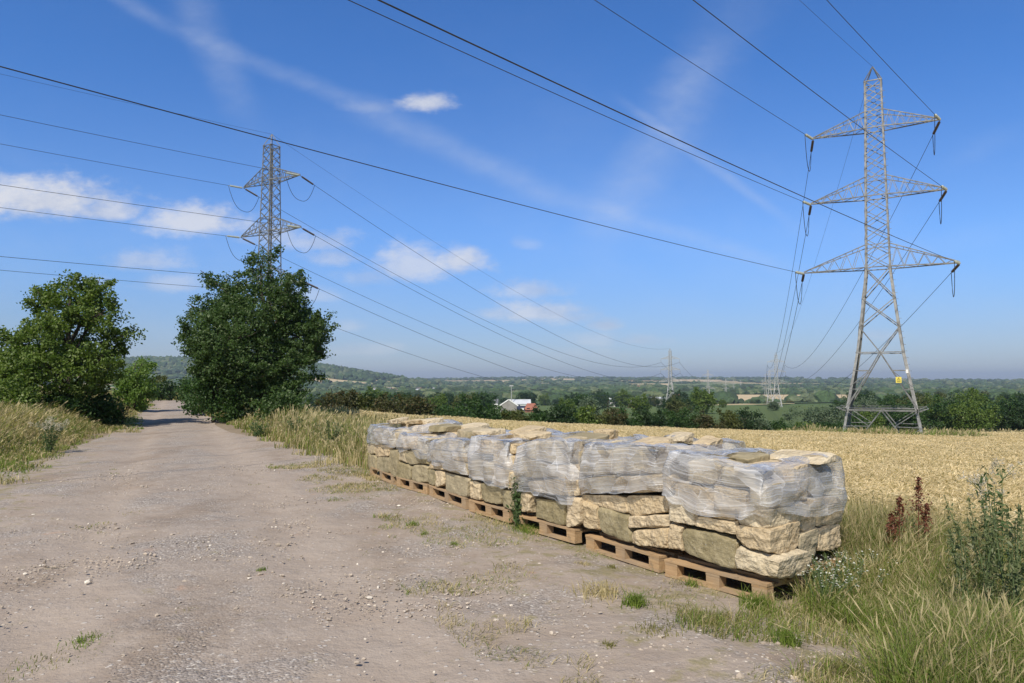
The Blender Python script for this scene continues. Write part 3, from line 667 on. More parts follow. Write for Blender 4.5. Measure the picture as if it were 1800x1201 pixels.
# ------------------------------------------------------------------ buildings in the valley
def building(px, Y, wpx, hw, hr, depth, wall, roof, label, name='house', rot=0.0, windows=3, hip=0.0, chim=False):
    s = Y/FPX; x = (px-900)*s; W_ = wpx*s; root = empty(name, (x, Y, H(x, Y)), rot); z = 0
    mb = MB(); mb.box(-W_/2, W_/2, 0, depth, -1, hw)
    mb.add([(-W_/2, 0, hw), (-W_/2, depth, hw), (-W_/2+hip, depth/2, hw+hr), (W_/2, 0, hw), (W_/2, depth, hw), (W_/2-hip, depth/2, hw+hr)], [], [(0, 2, 1), (3, 4, 5)])
    mb.build('wall', wall, root)
    rf = MB(); o = 0.35
    for sy, y0 in ((1, -o), (-1, depth+o)):
        zz = hw-o*hr/(depth/2)
        rf.hexa([(-W_/2-o, y0, zz), (W_/2+o, y0, zz), (W_/2+o-hip, depth/2, hw+hr+.02), (-W_/2-o+hip, depth/2, hw+hr+.02),
                 (-W_/2-o, y0, zz+.25), (W_/2+o, y0, zz+.25), (W_/2+o-hip, depth/2, hw+hr+.27), (-W_/2-o+hip, depth/2, hw+hr+.27)])
    r_ = rf.build('roof', roof, root)
    if chim: MB().box(-W_*.3-.5, -W_*.3+.5, depth/2-.4, depth/2+.4, hw+hr-.5, hw+hr+1.3).build('chimney', BRICK, r_)
    for k in range(windows):
        xx = -W_/2+W_*(k+.5)/windows; MB().box(xx-.6, xx+.6, -.06, .05, hw*.35, hw*.35+1.3).build('window', WINDOWM, root)
    return tag(root, label, 'building')
b_ = building(914, 330, 36, 3.2, 1.8, 11, NAVY, LTROOF, 'dark walled hall with a pale banded roof in the valley behind the hedge', 'hall', 0, 0)
# its white-trimmed gable end
mb = MB(); mb.add([(-9.0, -2, -1), (-1.5, -2, -1), (-1.5, -2, 2.8), (-5.2, -2, 5.2), (-9.0, -2, 2.8)], [], [(0, 1, 2), (0, 2, 4), (4, 2, 3)]); mb.build('gable_wall', GREYWALL, b_)
mb = MB(); mb.bar((-9.6, -2.1, 2.5), (-5.2, -2.1, 5.4), .2, .5); mb.bar((-5.2, -2.1, 5.4), (-.8, -2.1, 2.5), .2, .5); mb.build('gable_trim', WHITE, b_)
MB().box(0, 5.8, -.1, .1, 2.5, 3.1).box(0.4, 5.6, -.12, .1, .6, 1.4).build('white_band', WHITE, b_)
building(934, 270, 22, 1.0, 2.0, 8, BRICK, TILE, 'low house with a red tiled roof in front of the dark hall', 'house', 0, 2, hip=1.2)
building(1150, 560, 40, 5.0, 1.2, 15, WHITE, LTROOF, 'long white industrial shed left of the nearest distant pylon', 'shed', 0, 0)
building(1062, 500, 13, 4.0, 2.4, 8, BRICK, TILE, 'red brick house in the valley trees, left of the white shed', 'house', 0, 3, 0, True)
building(1078, 510, 11, 4.0, 2.0, 8, WHITE, LTROOF, 'small white building beside the red brick house', 'house', 0, 2)
building(1108, 900, 16, 5, 1.5, 10, WHITE, LTROOF, 'small distant white building above the white shed', 'shed', 0, 0)
building(1192, 640, 9, 5, 3, 8, WHITE, TILE, 'tiny white house just right of the nearest distant pylon', 'house', 0, 1)
building(1112, 390, 12, 2.6, 1.4, 7, BRICK, SLATE, 'low pale-walled barn poking over the hedge below the white shed', 'barn', 0, 1)
building(768, 430, 24, 4, 2.6, 9, BRICK, SLATE, 'grey slate-roofed house above the russet bushes', 'house', 0, 3, 0, True)
building(798, 445, 22, 4, 2.4, 9, WHITE, SLATE, 'grey-roofed white house next to the slate-roofed house', 'house', 0, 3, 0, True)
building(868, 480, 14, 4, 2.2, 8, WHITE, SLATE, 'small white house left of the dark hall', 'house', 0, 2)
building(1000, 640, 18, 5, 2, 10, WHITE, LTROOF, 'long pale shed in the valley left of the brick house', 'shed', 0, 0)
building(1022, 650, 8, 5, 3, 8, WHITE, TILE, 'small white house right of the long pale shed', 'house', 0, 1)
gv = np.random.default_rng(12); vs = sorted([(gv.uniform(650, 780), gv.uniform(900, 1250)) for _ in range(16)]+[(gv.uniform(1050, 1140), gv.uniform(1300, 1900)) for _ in range(12)]+[(gv.uniform(280, 320), gv.uniform(900, 1200)) for _ in range(3)])
for k, (px, Y) in enumerate(vs):
    building(px, Y, gv.uniform(8, 14)*900/Y, 5, 3, 8, [WHITE, BRICK][k % 2], [TILE, SLATE, LTROOF][k % 3], f'tiny distant village house with {["red","grey","pale"][k%3]} roof, {ordw(k)} from the left', 'village_house', gv.uniform(-.5, .5), 0)['group'] = 'village houses far in the valley'
x, y = fx(899, 330); t_ = empty('floodlight_mast', (x, y, H(x, y)))
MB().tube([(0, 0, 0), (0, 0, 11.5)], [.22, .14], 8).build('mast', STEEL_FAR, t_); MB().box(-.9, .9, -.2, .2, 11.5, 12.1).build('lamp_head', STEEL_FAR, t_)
tag(t_, 'tall pale lighting mast beside the dark hall', 'mast')

# ------------------------------------------------------------------ pylons
PROF = [(0, 5.0), (2.15, 4.3), (6.1, 2.95), (7.9, 2.5), (9.9, 2.05), (12.1, 1.6), (17.2, 1.42), (22.1, 1.22), (25.5, 1.12)]
def pw(z): return float(np.interp(z, [p[0] for p in PROF], [p[1] for p in PROF]))/2
def corner(i, z):
    s = pw(z); return np.array([(-1, 1, 1, -1)[i]*s, (-1, -1, 1, 1)[i]*s, z])
ARMS = [(12.1, 4.9, 1.6), (17.2, 4.3, 1.35), (22.1, 4.05, 1.2)]
def tipof(k, side): z, ln, _ = ARMS[k]; return np.array([side*ln, 0, z-0.05])
def make_pylon(name, mat, detail=True, tension=True, th=0.78):
    root = empty(name); k = th
    for i in range(4):
        mb = MB()
        for (z0, _), (z1, _) in zip(PROF[:-1], PROF[1:]):
            p, q = corner(i, z0), corner(i, z1); wl = (0.20 if z0 < 12 else 0.14)*k
            sx, sy = (1, -1, -1, 1)[i], (1, 1, -1, -1)[i]
            # an angle section: two flanges
            mb.hexa([p, p+[sx*wl, 0, 0], p+[sx*wl, sy*.025*k, 0], p+[0, sy*.025*k, 0], q, q+[sx*wl, 0, 0], q+[sx*wl, sy*.025*k, 0], q+[0, sy*.025*k, 0]])
            mb.hexa([p+[0, sy*.028*k, 0], p+[sx*.025*k, sy*.028*k, 0], p+[sx*.025*k, sy*wl, 0], p+[0, sy*wl, 0], q+[0, sy*.028*k, 0], q+[sx*.025*k, sy*.028*k, 0], q+[sx*.025*k, sy*wl, 0], q+[0, sy*wl, 0]])
        mb.box(*(sorted([corner(i, 0)[0]-.3, corner(i, 0)[0]+.3])), *(sorted([corner(i, 0)[1]-.3, corner(i, 0)[1]+.3])), -.6, .12) if detail else None
        if detail and i == 1:
            for z in np.arange(3, 25, .45): c = corner(1, z); mb.bar(c, c+[.16, -.02, 0], .025)
        mb.build('leg', mat, root)
    mb = MB(); b1 = 0.085*k; b2 = 0.055*k
    for i in range(4):
        j = (i+1) % 4; C = lambda a, z: corner(a, z)
        mid = lambda z: (C(i, z)+C(j, z))/2
        mb.bar(C(i, 2.15), C(j, 2.15), b1); mb.bar(C(i, 6.1), C(j, 6.1), b1)
        mb.bar(mid(2.15), C(i, 0)*.8+C(j, 0)*.2+[0, 0, .05], b1); mb.bar(mid(2.15), C(j, 0)*.8+C(i, 0)*.2+[0, 0, .05], b1)
        for a, c in ((i, j), (j, i)):
            q = mid(2.15)*.5+(C(a, 0)*.8+C(c, 0)*.2)*.5
            mb.bar(C(a, 2.1), q, b2); mb.bar(C(a, 1.05), q, b2); q2 = mid(2.15)*.15+(C(a, 0)*.8+C(c, 0)*.2)*.85; mb.bar(C(a, 1.0), q2, b2); mb.bar(C(a, .3), q2, b2)
            mb.bar(C(a, 2.2), mid(6.1), b1)                      # inverted V up to the knee
            for f in (.35, .68):
                r = C(a, 2.2)*(1-f)+mid(6.1)*f; zz = 2.2+3.9*f; mb.bar(C(a, zz), r, b2); mb.bar(C(a, zz-1.1), r, b2)
            mb.bar(mid(6.1), C(a, 7.9), b1)
        for z0, z1 in ((7.9, 9.9), (9.9, 12.1)):
            mb.bar(C(i, z0), C(j, z1), b1); mb.bar(C(j, z0), C(i, z1), b1)
    mb.build('lower_bracing', mat, root)
    mb = MB()
    zs = list(np.linspace(12.1, 17.2, 6))+list(np.linspace(17.2, 22.1, 6))[1:]+list(np.linspace(22.1, 25.5, 5))[1:]
    for i in range(4):
        j = (i+1) % 4
        for z0, z1 in zip(zs[:-1], zs[1:]):
            mb.bar(corner(i, z0), corner(j, z1), 0.065*k); mb.bar(corner(j, z0), corner(i, z1), 0.05*k)
        for z, _, dz_ in ARMS:
            mb.bar(corner(i, z), corner(j, z), b1); mb.bar(corner(i, z+dz_), corner(j, z+dz_), b2)
        mb.bar(corner(i, 25.5), corner(j, 25.5), b1)
    mb.build('upper_bracing', mat, root)
    mb = MB()
    for i in range(4): mb.bar(corner(i, 25.5), (0.0, 0, 26.7), 0.07*k)
    mb.build('peak', mat, root)
    for (z, ln, dz_) in ARMS:
        for side in (-1, 1):
            mb = MB(); tip = np.array([side*ln, 0, z]); c = [1, 2] if side > 0 else [0, 3]
            P0 = [corner(q, z) for q in c]; P1 = [corner(q, z+dz_) for q in c]; tip2 = tip+[0, 0, .08]
            for q in (0, 1): mb.bar(P0[q], tip, 0.09*k); mb.bar(P1[q], tip2, 0.075*k)
            n = 5
            for q in (0, 1):
                for s in range(n):
                    a0, a1 = s/n, (s+.5)/n
                    lo = P0[q]*(1-a0)+tip*a0; hi = P1[q]*(1-a1)+tip2*a1; lo2 = P0[q]*(1-(s+1)/n)+tip*(s+1)/n
                    if s < n-1 or detail: mb.bar(lo, hi, .04*k); mb.bar(hi, lo2, .04*k)
            for s in range(n):
                a0, a1 = s/n, (s+1)/n
                mb.bar(P0[0]*(1-a0)+tip*a0, P0[1]*(1-a1)+tip*a1, .04*k); mb.bar(P1[0]*(1-a0)+tip*a0, P1[1]*(1-a0)+tip*a0, .035*k)
            mb.build('crossarm', mat, root)
    if detail:
        mb = MB()
        for zz, o in ((2.35, .25), (2.45, .42), (2.55, .6)):       # anti-climbing guard
            s = pw(2.3)+o
            for i in range(4):
                a = np.array([(-s, -s), (s, -s), (s, s), (-s, s)][i]); c = np.array([(s, -s), (s, s), (-s, s), (-s, -s)][i]); mb.bar((*a, zz-.25), (*c, zz-.25), .022)
        for i in range(4):
            s = pw(2.3); sx, sy = (-1, 1, 1, -1)[i], (-1, -1, 1, 1)[i]
            mb.bar((sx*s, sy*s, 2.05), (sx*(s+.65), sy*s, 2.32), .05); mb.bar((sx*s, sy*s, 2.05), (sx*s, sy*(s+.65), 2.32), .05)
        mb.build('climbing_guard', STEEL, root)
    return root
def insulator(root, a, b, mat, n=10, r=.105, rod=.025):
    a = np.asarray(a, float); b = np.asarray(b, float); pts = []; rr = []
    for k in range(n):
        for f, q in ((.05, rod), (.3, r), (.55, r*.9), (.7, rod)): pts.append(a+(b-a)*(.12+.76*(k+f)/n)); rr.append(q)
    mb = MB(); mb.tube([a]+pts+[b], [rod]+rr+[rod], 7); return mb.build('insulator', mat, root)
def wire_pts(a, b, sag, n=48):
    t = np.linspace(0, 1, n)[:, None]; P = a*(1-t)+b*t; P[:, 2] -= (4*sag*t*(1-t))[:, 0]; return P
def wire(P, rad, label, group):
    mb = MB(); mb.tube(P, rad, 5); return tag(mb.build('power_cable', WIRE, None, smooth=True), label, 'cable', group)
KC = 0.00058
def wire_through(p0, d, px, py, L):
    """a span leaving p0 in plan direction d, passing over the spot seen at (px,py); curvature of a 300 m span"""
    a, y, z = ray(px, py); A = np.array([[d[0], -a], [d[1], -y]]); s, t = np.linalg.solve(A, -np.array(p0[:2]))
    zz = EYE+z*t; m_ = (zz-p0[2]-KC*s*s/2)/s; print('wire slope', round(m_, 4), 's', round(s, 1), 't', round(t, 1))
    q = np.linspace(0, L, 70); return np.stack([p0[0]+d[0]*q, p0[1]+d[1]*q, p0[2]+m_*q+KC*q*q/2], 1)
NAMES = ['lowest', 'middle', 'top']; SIDE = {-1: 'left', 1: 'right'}
def place(root, x, y, rz, scale=1.0, z=None):
    root.location = (x, y, H(x, y) if z is None else z); root.rotation_euler.z = rz; root.scale = (scale,)*3
    def W_(p):
        c, s = math.cos(rz), math.sin(rz); p = np.asarray(p, float)*scale
        return np.array([x+c*p[0]-s*p[1], y+s*p[0]+c*p[1], root.location[2]+p[2]])
    return W_
# far pylons (suspension): prototype, copied
far_sp = [(1178, 318, 'left', 613), (1244, 585, 'left', 649), (1275, 900, 'left', 665), (1289, 1150, 'left', 667), (1301, 1450, 'left', 669),
          (1364, 300, 'right', 620), (1352, 545, 'right', 649), (1345, 800, 'right', 662), (1339, 1100, 'right', 668)]
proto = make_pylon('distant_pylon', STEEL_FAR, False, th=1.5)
for k in range(3):
    for s in (-1, 1): insulator(proto, tipof(k, s), tipof(k, s)-[0, 0, 1.5], STEEL_FAR, 5, .12)
farW = {}
lastd = {}
for n_, (px, Y, line, top) in enumerate(far_sp):
    o = proto if n_ == 0 else copy_tree(proto)
    x = (px-900)/FPX*Y; prev = {'left': (-23.0, 67.0), 'right': (25.0, 50.0)}[line]
    if line in lastd: prev = lastd[line]
    d = np.array([x-prev[0], Y-prev[1]]); d /= np.linalg.norm(d); rz = math.atan2(-d[0], d[1])
    z0 = H(x, Y); sc_ = max(0.8, min(1.25, (at(px, top, Y)[2]-z0)/26.7))
    farW[(line, n_)] = place(o, x, Y, rz, sc_, z0); lastd[line] = (x, Y)
    wd = ['nearest', 'second', 'third', 'fourth', 'farthest'][n_] if line == 'left' else ['nearest', 'second', 'third', 'farthest'][n_-5]
    tag(o, f'{wd} distant lattice pylon of the {line}-hand power line in the valley', 'pylon', 'distant pylons in the valley')

def tension_pylon(x, y, rz, z, name, label, din, dout, targets, through, earth_px, farkey, side_word, rad):
    root = make_pylon(name, STEEL); W_ = place(root, x, y, rz, 1.0, z); tag(root, label, 'pylon')
    c, s = math.cos(-rz), math.sin(-rz)
    def loc(d3): return np.array([c*d3[0]-s*d3[1], s*d3[0]+c*d3[1], d3[2]])
    FW = farW[farkey]
    for k in range(3):
        for sd in (-1, 1):
            tl = tipof(k, sd); tw = W_(tl)
            px, py = through[(k, sd)]
            P = wire_through(tw, din, px, py, 250)
            a_in = P[0]+(P[1]-P[0])/np.linalg.norm(P[1]-P[0])*1.7
            q = np.linspace(1.7, 250, 90)
            P2 = np.stack([np.interp(q, np.linspace(0, 250, 70), P[:, i_]) for i_ in range(3)], 1)
            q = q[:, None]
            wire(P2, rad, f'{NAMES[k]} {SIDE[sd]} power cable from the {side_word} pylon toward the left edge', f'cables of the {side_word} pylon')
            e = FW(tipof(k, sd)-[0, 0, 1.5]); Q = wire_pts(tw, e, targets, 60); dv = (Q[1]-Q[0])/np.linalg.norm(Q[1]-Q[0]); a_out = tw+dv*2.3
            Q = wire_pts(a_out, e, targets*.98, 60)
            wire(Q, [rad*(1.1+1.9*t) for t in np.linspace(0, 1, 60)], f'{NAMES[k]} {SIDE[sd]} power cable running from the {side_word} pylon into the valley', f'cables of the {side_word} pylon')
            insulator(root, tl, tl+loc(a_in-tw), GLASSY); insulator(root, tl, tl+loc(a_out-tw), PORC, r=.10)
            j0, j1 = tl+loc((a_in-tw)*.97), tl+loc((a_out-tw)*.97)
            t = np.linspace(0, 1, 18)[:, None]; J = j0*(1-t)+j1*t; J[:, 2] -= 2.0*(1-np.abs(2*t-1)**2.6)[:, 0]
            mb = MB(); mb.tube(J, .022, 5); mb.build('jumper_cable', WIRE, root, smooth=True)
    pk = W_((0, 0, 26.7)); P = wire_through(pk, din, *earth_px, 250)
    wire(P, rad*.6, f'thin earth wire from the peak of the {side_word} pylon toward the left', f'cables of the {side_word} pylon')
    Q = wire_pts(pk, FW((0, 0, 26.7)), targets*.8, 60)
    wire(Q, [rad*.6*(1+1.8*t) for t in np.linspace(0, 1, 60)], f'thin earth wire running from the peak of the {side_word} pylon into the valley', f'cables of the {side_word} pylon')
    return root, W_
RZ1 = math.atan2(-3.9, 7.1); RZ2 = math.atan2(-4.3, 6.8)
p1 = at(1552, 770, 50); p2 = at(470, 668, 67)
right_pylon, WR = tension_pylon(p1[0], 50, RZ1, p1[2]-.15, 'pylon', 'large grey lattice pylon standing in the wheat field at the right', np.array([-.675, -.738]), None, 7.0,
    {(0, -1): (470, 243), (1, -1): (612, 0), (2, -1): (1045, 0), (0, 1): (665, 0), (1, 1): (1218, 0), (2, 1): (1453, 0)}, (1405, 0), ('right', 5), 'right', .016)
left_pylon, WL = tension_pylon(p2[0], 67, RZ2, -1.55, 'pylon', 'grey lattice pylon rising behind the large dark tree at the left', np.array([-.60, -.80]), None, 8.0,
    {(0, -1): (0, 475), (1, -1): (0, 365), (2, -1): (0, 253), (0, 1): (0, 451), (1, 1): (0, 325), (2, 1): (0, 202)}, (0, 130), ('left', 0), 'left', .017)
# spans between the distant pylons
for line, ids in (('left', [0, 1, 2, 3, 4]), ('right', [5, 6, 7, 8])):
    for a, b in zip(ids[:-1], ids[1:]):
        if a not in (0, 5): continue
        A, B = farW[(line, a)], farW[(line, b)]
        for k in range(3):
            for sd in (-1, 1):
                wire(wire_pts(A(tipof(k, sd)-[0, 0, 1.5]), B(tipof(k, sd)-[0, 0, 1.5]), 6, 24), .05, f'faint {NAMES[k]} {SIDE[sd]} cable between the first two distant {line}-hand pylons', 'cables between the distant pylons')
# yellow danger plate on the right pylon
c = (corner(1, 4.2)*.80+corner(0, 4.2)*.20); c[1] -= .06
sg = MB().box(c[0]-.17, c[0]+.17, c[1]-.02, c[1]+.0, c[2]-.2, c[2]+.2).build('warning_sign', YELLOW, right_pylon); sg['label'] = 'yellow danger plate'
mb = MB(); y_ = c[1]-.023
mb.add([(c[0]-.12, y_, c[2]-.03), (c[0]+.12, y_, c[2]-.03), (c[0], y_, c[2]+.17), (c[0]-.08, y_-.002, c[2]-.01), (c[0]+.08, y_-.002, c[2]-.01), (c[0], y_-.002, c[2]+.13)], [], [(0, 1, 4), (0, 4, 3), (1, 2, 5), (1, 5, 4), (2, 0, 3), (2, 3, 5)])
mb.add([(c[0]-.01, y_, c[2]+.09), (c[0]+.02, y_, c[2]+.09), (c[0]+.0, y_, c[2]+.05), (c[0]+.02, y_, c[2]+.05), (c[0]-.015, y_, c[2]+.0), (c[0], y_, c[2]+.035), (c[0]-.02, y_, c[2]+.035)], [], [(0, 6, 5), (0, 5, 1), (2, 4, 3)])
mb.box(c[0]-.12, c[0]+.12, y_, y_+.002, c[2]-.10, c[2]-.08); mb.box(c[0]-.10, c[0]+.10, y_, y_+.002, c[2]-.14, c[2]-.12)
mb.build('sign_symbol', BLACK, sg)
c = corner(1, 4.7); MB().box(c[0]-.2, c[0]-.05, c[1]-.05, c[1]-.03, 4.65, 4.9).build('number_plate', WHITE, right_pylon)

# ------------------------------------------------------------------ pallets of stone
PAL = [((-2.45, 12.33), (-1.84, 11.12)), ((-1.78, 11.02), (-1.20, 10.18)), ((-1.17, 10.12), (-.58, 9.02)), ((-.54, 8.95), (-.03, 8.20)), ((0.02, 8.12), (.64, 7.28)), ((.73, 7.20), (1.29, 6.31)), ((1.31, 6.23), (1.93, 5.46))]
PWORD = ['farthest', 'second farthest', 'third farthest', 'middle', 'third nearest', 'second nearest', 'nearest']
PH = 0.144; DEPTH = 1.22
class Frame:
    def __init__(s, a, b):
        s.a = np.array([*a, 0.0]); d = np.array([b[0]-a[0], b[1]-a[1], 0]); s.W = float(np.linalg.norm(d)); s.u = d/s.W; s.v = np.array([-s.u[1], s.u[0], 0.0])
        if s.v[0] < 0: s.v = -s.v
        s.up = np.array([0, 0, 1.0])
    def P(s, u, v, z): return s.a+s.u*u+s.v*v+s.up*z
    def px(s, x, y, v=0.0):
        """point of the plane v = const of this stack seen at the photo position (x, y)"""
        r = np.array(ray(x, y)); o = np.array([0, 0, EYE]); n = s.v; t = np.dot(s.P(0, v, 0)-o, n)/np.dot(r, n)
        return o+r*t
FR = [Frame(*p) for p in PAL]
def make_pallet(W_, label, k):
    root = empty('wooden_pallet'); D = DEPTH
    for v in (0, D/2-.05, D-.10):
        MB().box(.0, W_, v, v+.10, 0, .022).build('bottom_board', WOOD, root)
        for u in (0, W_/2-.065, W_-.13): MB().box(u+.002, u+.128, v+.003, v+.097, .023, .100).build('block', WOOD, root)
    for u in (.0, W_/2-.065, W_-.13): MB().box(u, u+.13, 0.001, D-.001, .101, .121).build('stringer_board', WOOD, root)
    n = 7
    for q in range(n):
        v = q*(D-.11)/(n-1); MB().box(-.004, W_+.004, v-.002, v+.10, .122, .144).build('deck_board', WOOD, root)
    return tag(root, label, 'pallet', 'wooden pallets under the stone stacks')
for k, f in enumerate(FR):
    o = make_pallet(f.W-.02, f'{PWORD[k]} wooden pallet in the row, under the {PWORD[k]} stone stack', k)
    ang_ = math.atan2(f.u[1], f.u[0]); o.location = (f.a[0]+f.u[0]*.01, f.a[1]+f.u[1]*.01, H(f.a[0], f.a[1])+.01); o.rotation_euler.z = ang_
    # v axis of the local frame (+y) must be the depth direction
    assert abs(-math.sin(ang_)-f.v[0]) < 1e-3

def cube_grid(n):
    V = []; F = []; idx = {}
    def vid(p):
        k = tuple(round(c*n) for c in p)
        if k not in idx: idx[k] = len(V); V.append(p)
        return idx[k]
    for ax in range(3):
        for s in (0, 1):
            for i in range(n):
                for j in range(n):
                    q = []
                    for di, dj in ((0, 0), (1, 0), (1, 1), (0, 1)):
                        p = [0, 0, 0]; p[ax] = s; p[(ax+1) % 3] = (i+di)/n; p[(ax+2) % 3] = (j+dj)/n; q.append(vid(tuple(p)))
                    F.append(q if s else q[::-1])
    return np.array(V), np.array(F)
CG, CF = cube_grid(17)
stone_count = {}
def stone_mesh(c8, seed, rough=1.0, kind='t'):
    rough = rough*(.5 if kind in 'og' else .9)
    """c8: 8 corners, order u,v,z bits -> (0,0,0),(1,0,0),(1,1,0),(0,1,0),(0,0,1),(1,0,1),(1,1,1),(0,1,1)"""
    c8 = np.asarray(c8, float); cen = c8.mean(0); c8 = c8-cen
    u, v, z = CG[:, 0:1], CG[:, 1:2], CG[:, 2:3]
    # pull corners in a little: chipped edges
    s = CG*2-1; a = np.abs(s)**6; edge = (a[:, 0]*a[:, 1]+a[:, 1]*a[:, 2]+a[:, 0]*a[:, 2])[:, None]
    P = (c8[0]*(1-u)*(1-v)+c8[1]*u*(1-v)+c8[2]*u*v+c8[3]*(1-u)*v)*(1-z)+(c8[4]*(1-u)*(1-v)+c8[5]*u*(1-v)+c8[6]*u*v+c8[7]*(1-u)*v)*z
    P = P*(1-0.03*edge)
    gq = np.random.default_rng(seed+9000); ext = np.abs(P).max(0)          # chip the block with random fracture planes
    for _ in range(7):
        sg = gq.choice([-1, 1], 3)*(gq.uniform(size=3) < .75); n_ = sg*gq.uniform(.25, 1, 3)/ext
        if np.linalg.norm(n_) < 1e-6: continue
        n_ = n_/np.linalg.norm(n_); sup = (P@n_).max(); dd = P@n_-sup*gq.uniform(.90, .985); P = P-np.where(dd > 0, dd, 0)[:, None]*n_*.95
    dsp = np.zeros((len(P), 3)); so = seed*7.3
    nrm = P/(np.linalg.norm(P, axis=1)[:, None]+1e-6)
    for q in range(len(P)):
        p = P[q]; a_ = 0.026*mnoise.noise((p[0]*6+so, p[1]*6, p[2]*6))+0.017*mnoise.noise((p[0]*15, p[1]*15+so, p[2]*15))+0.008*mnoise.noise((p[0]*38, p[1]*38, p[2]*38+so))
        b_ = abs(mnoise.noise((p[0]*9+so, p[1]*9, p[2]*9+4)))
        dsp[q] = nrm[q]*(a_*.62-0.022*b_+.006)
    return P+dsp*rough, cen
def stone(k, quad, depth, kind, course, posn, v0=0.0, rough=1.0, jit=0.012):
    """front-face corners from the photo: tl, tr, br, bl"""
    f = FR[k]; seed = sum(stone_count.values())+1; g = np.random.default_rng(seed+500)
    tl, tr, br, bl = [f.px(x, y, v0) for x, y in quad]; d = f.v*depth; qc = (tl+tr+br+bl)/4
    tl, tr, br, bl = [c_+f.u*(-.009 if (c_-qc)@f.u > 0 else .009)+f.up*(-.008 if c_[2] > qc[2] else .004) for c_ in (tl, tr, br, bl)]
    j = lambda: g.normal(size=3)*jit
    c8 = [bl, br, br+d+j(), bl+d+j(), tl, tr, tr+d+j()+[0, 0, g.normal()*.015], tl+d+j()+[0, 0, g.normal()*.015]]
    return add_stone(c8, seed, kind, k, course, posn, rough)
SUB = {}
def add_stone(c8, seed, kind, k, course, posn, rough=1.0):
    P, cen = stone_mesh(c8, seed, rough, kind); key = (k, course, posn); stone_count[k] = stone_count.get(k, 0)+1
    o = mesh_np('stone_block', P, CF, STONES[kind], loc=cen, smooth=False)
    return tag(o, f'{STWORD[kind]} {posn}, {course}, {PWORD[k]} stone stack', 'stone', 'stone blocks stacked on the pallets')
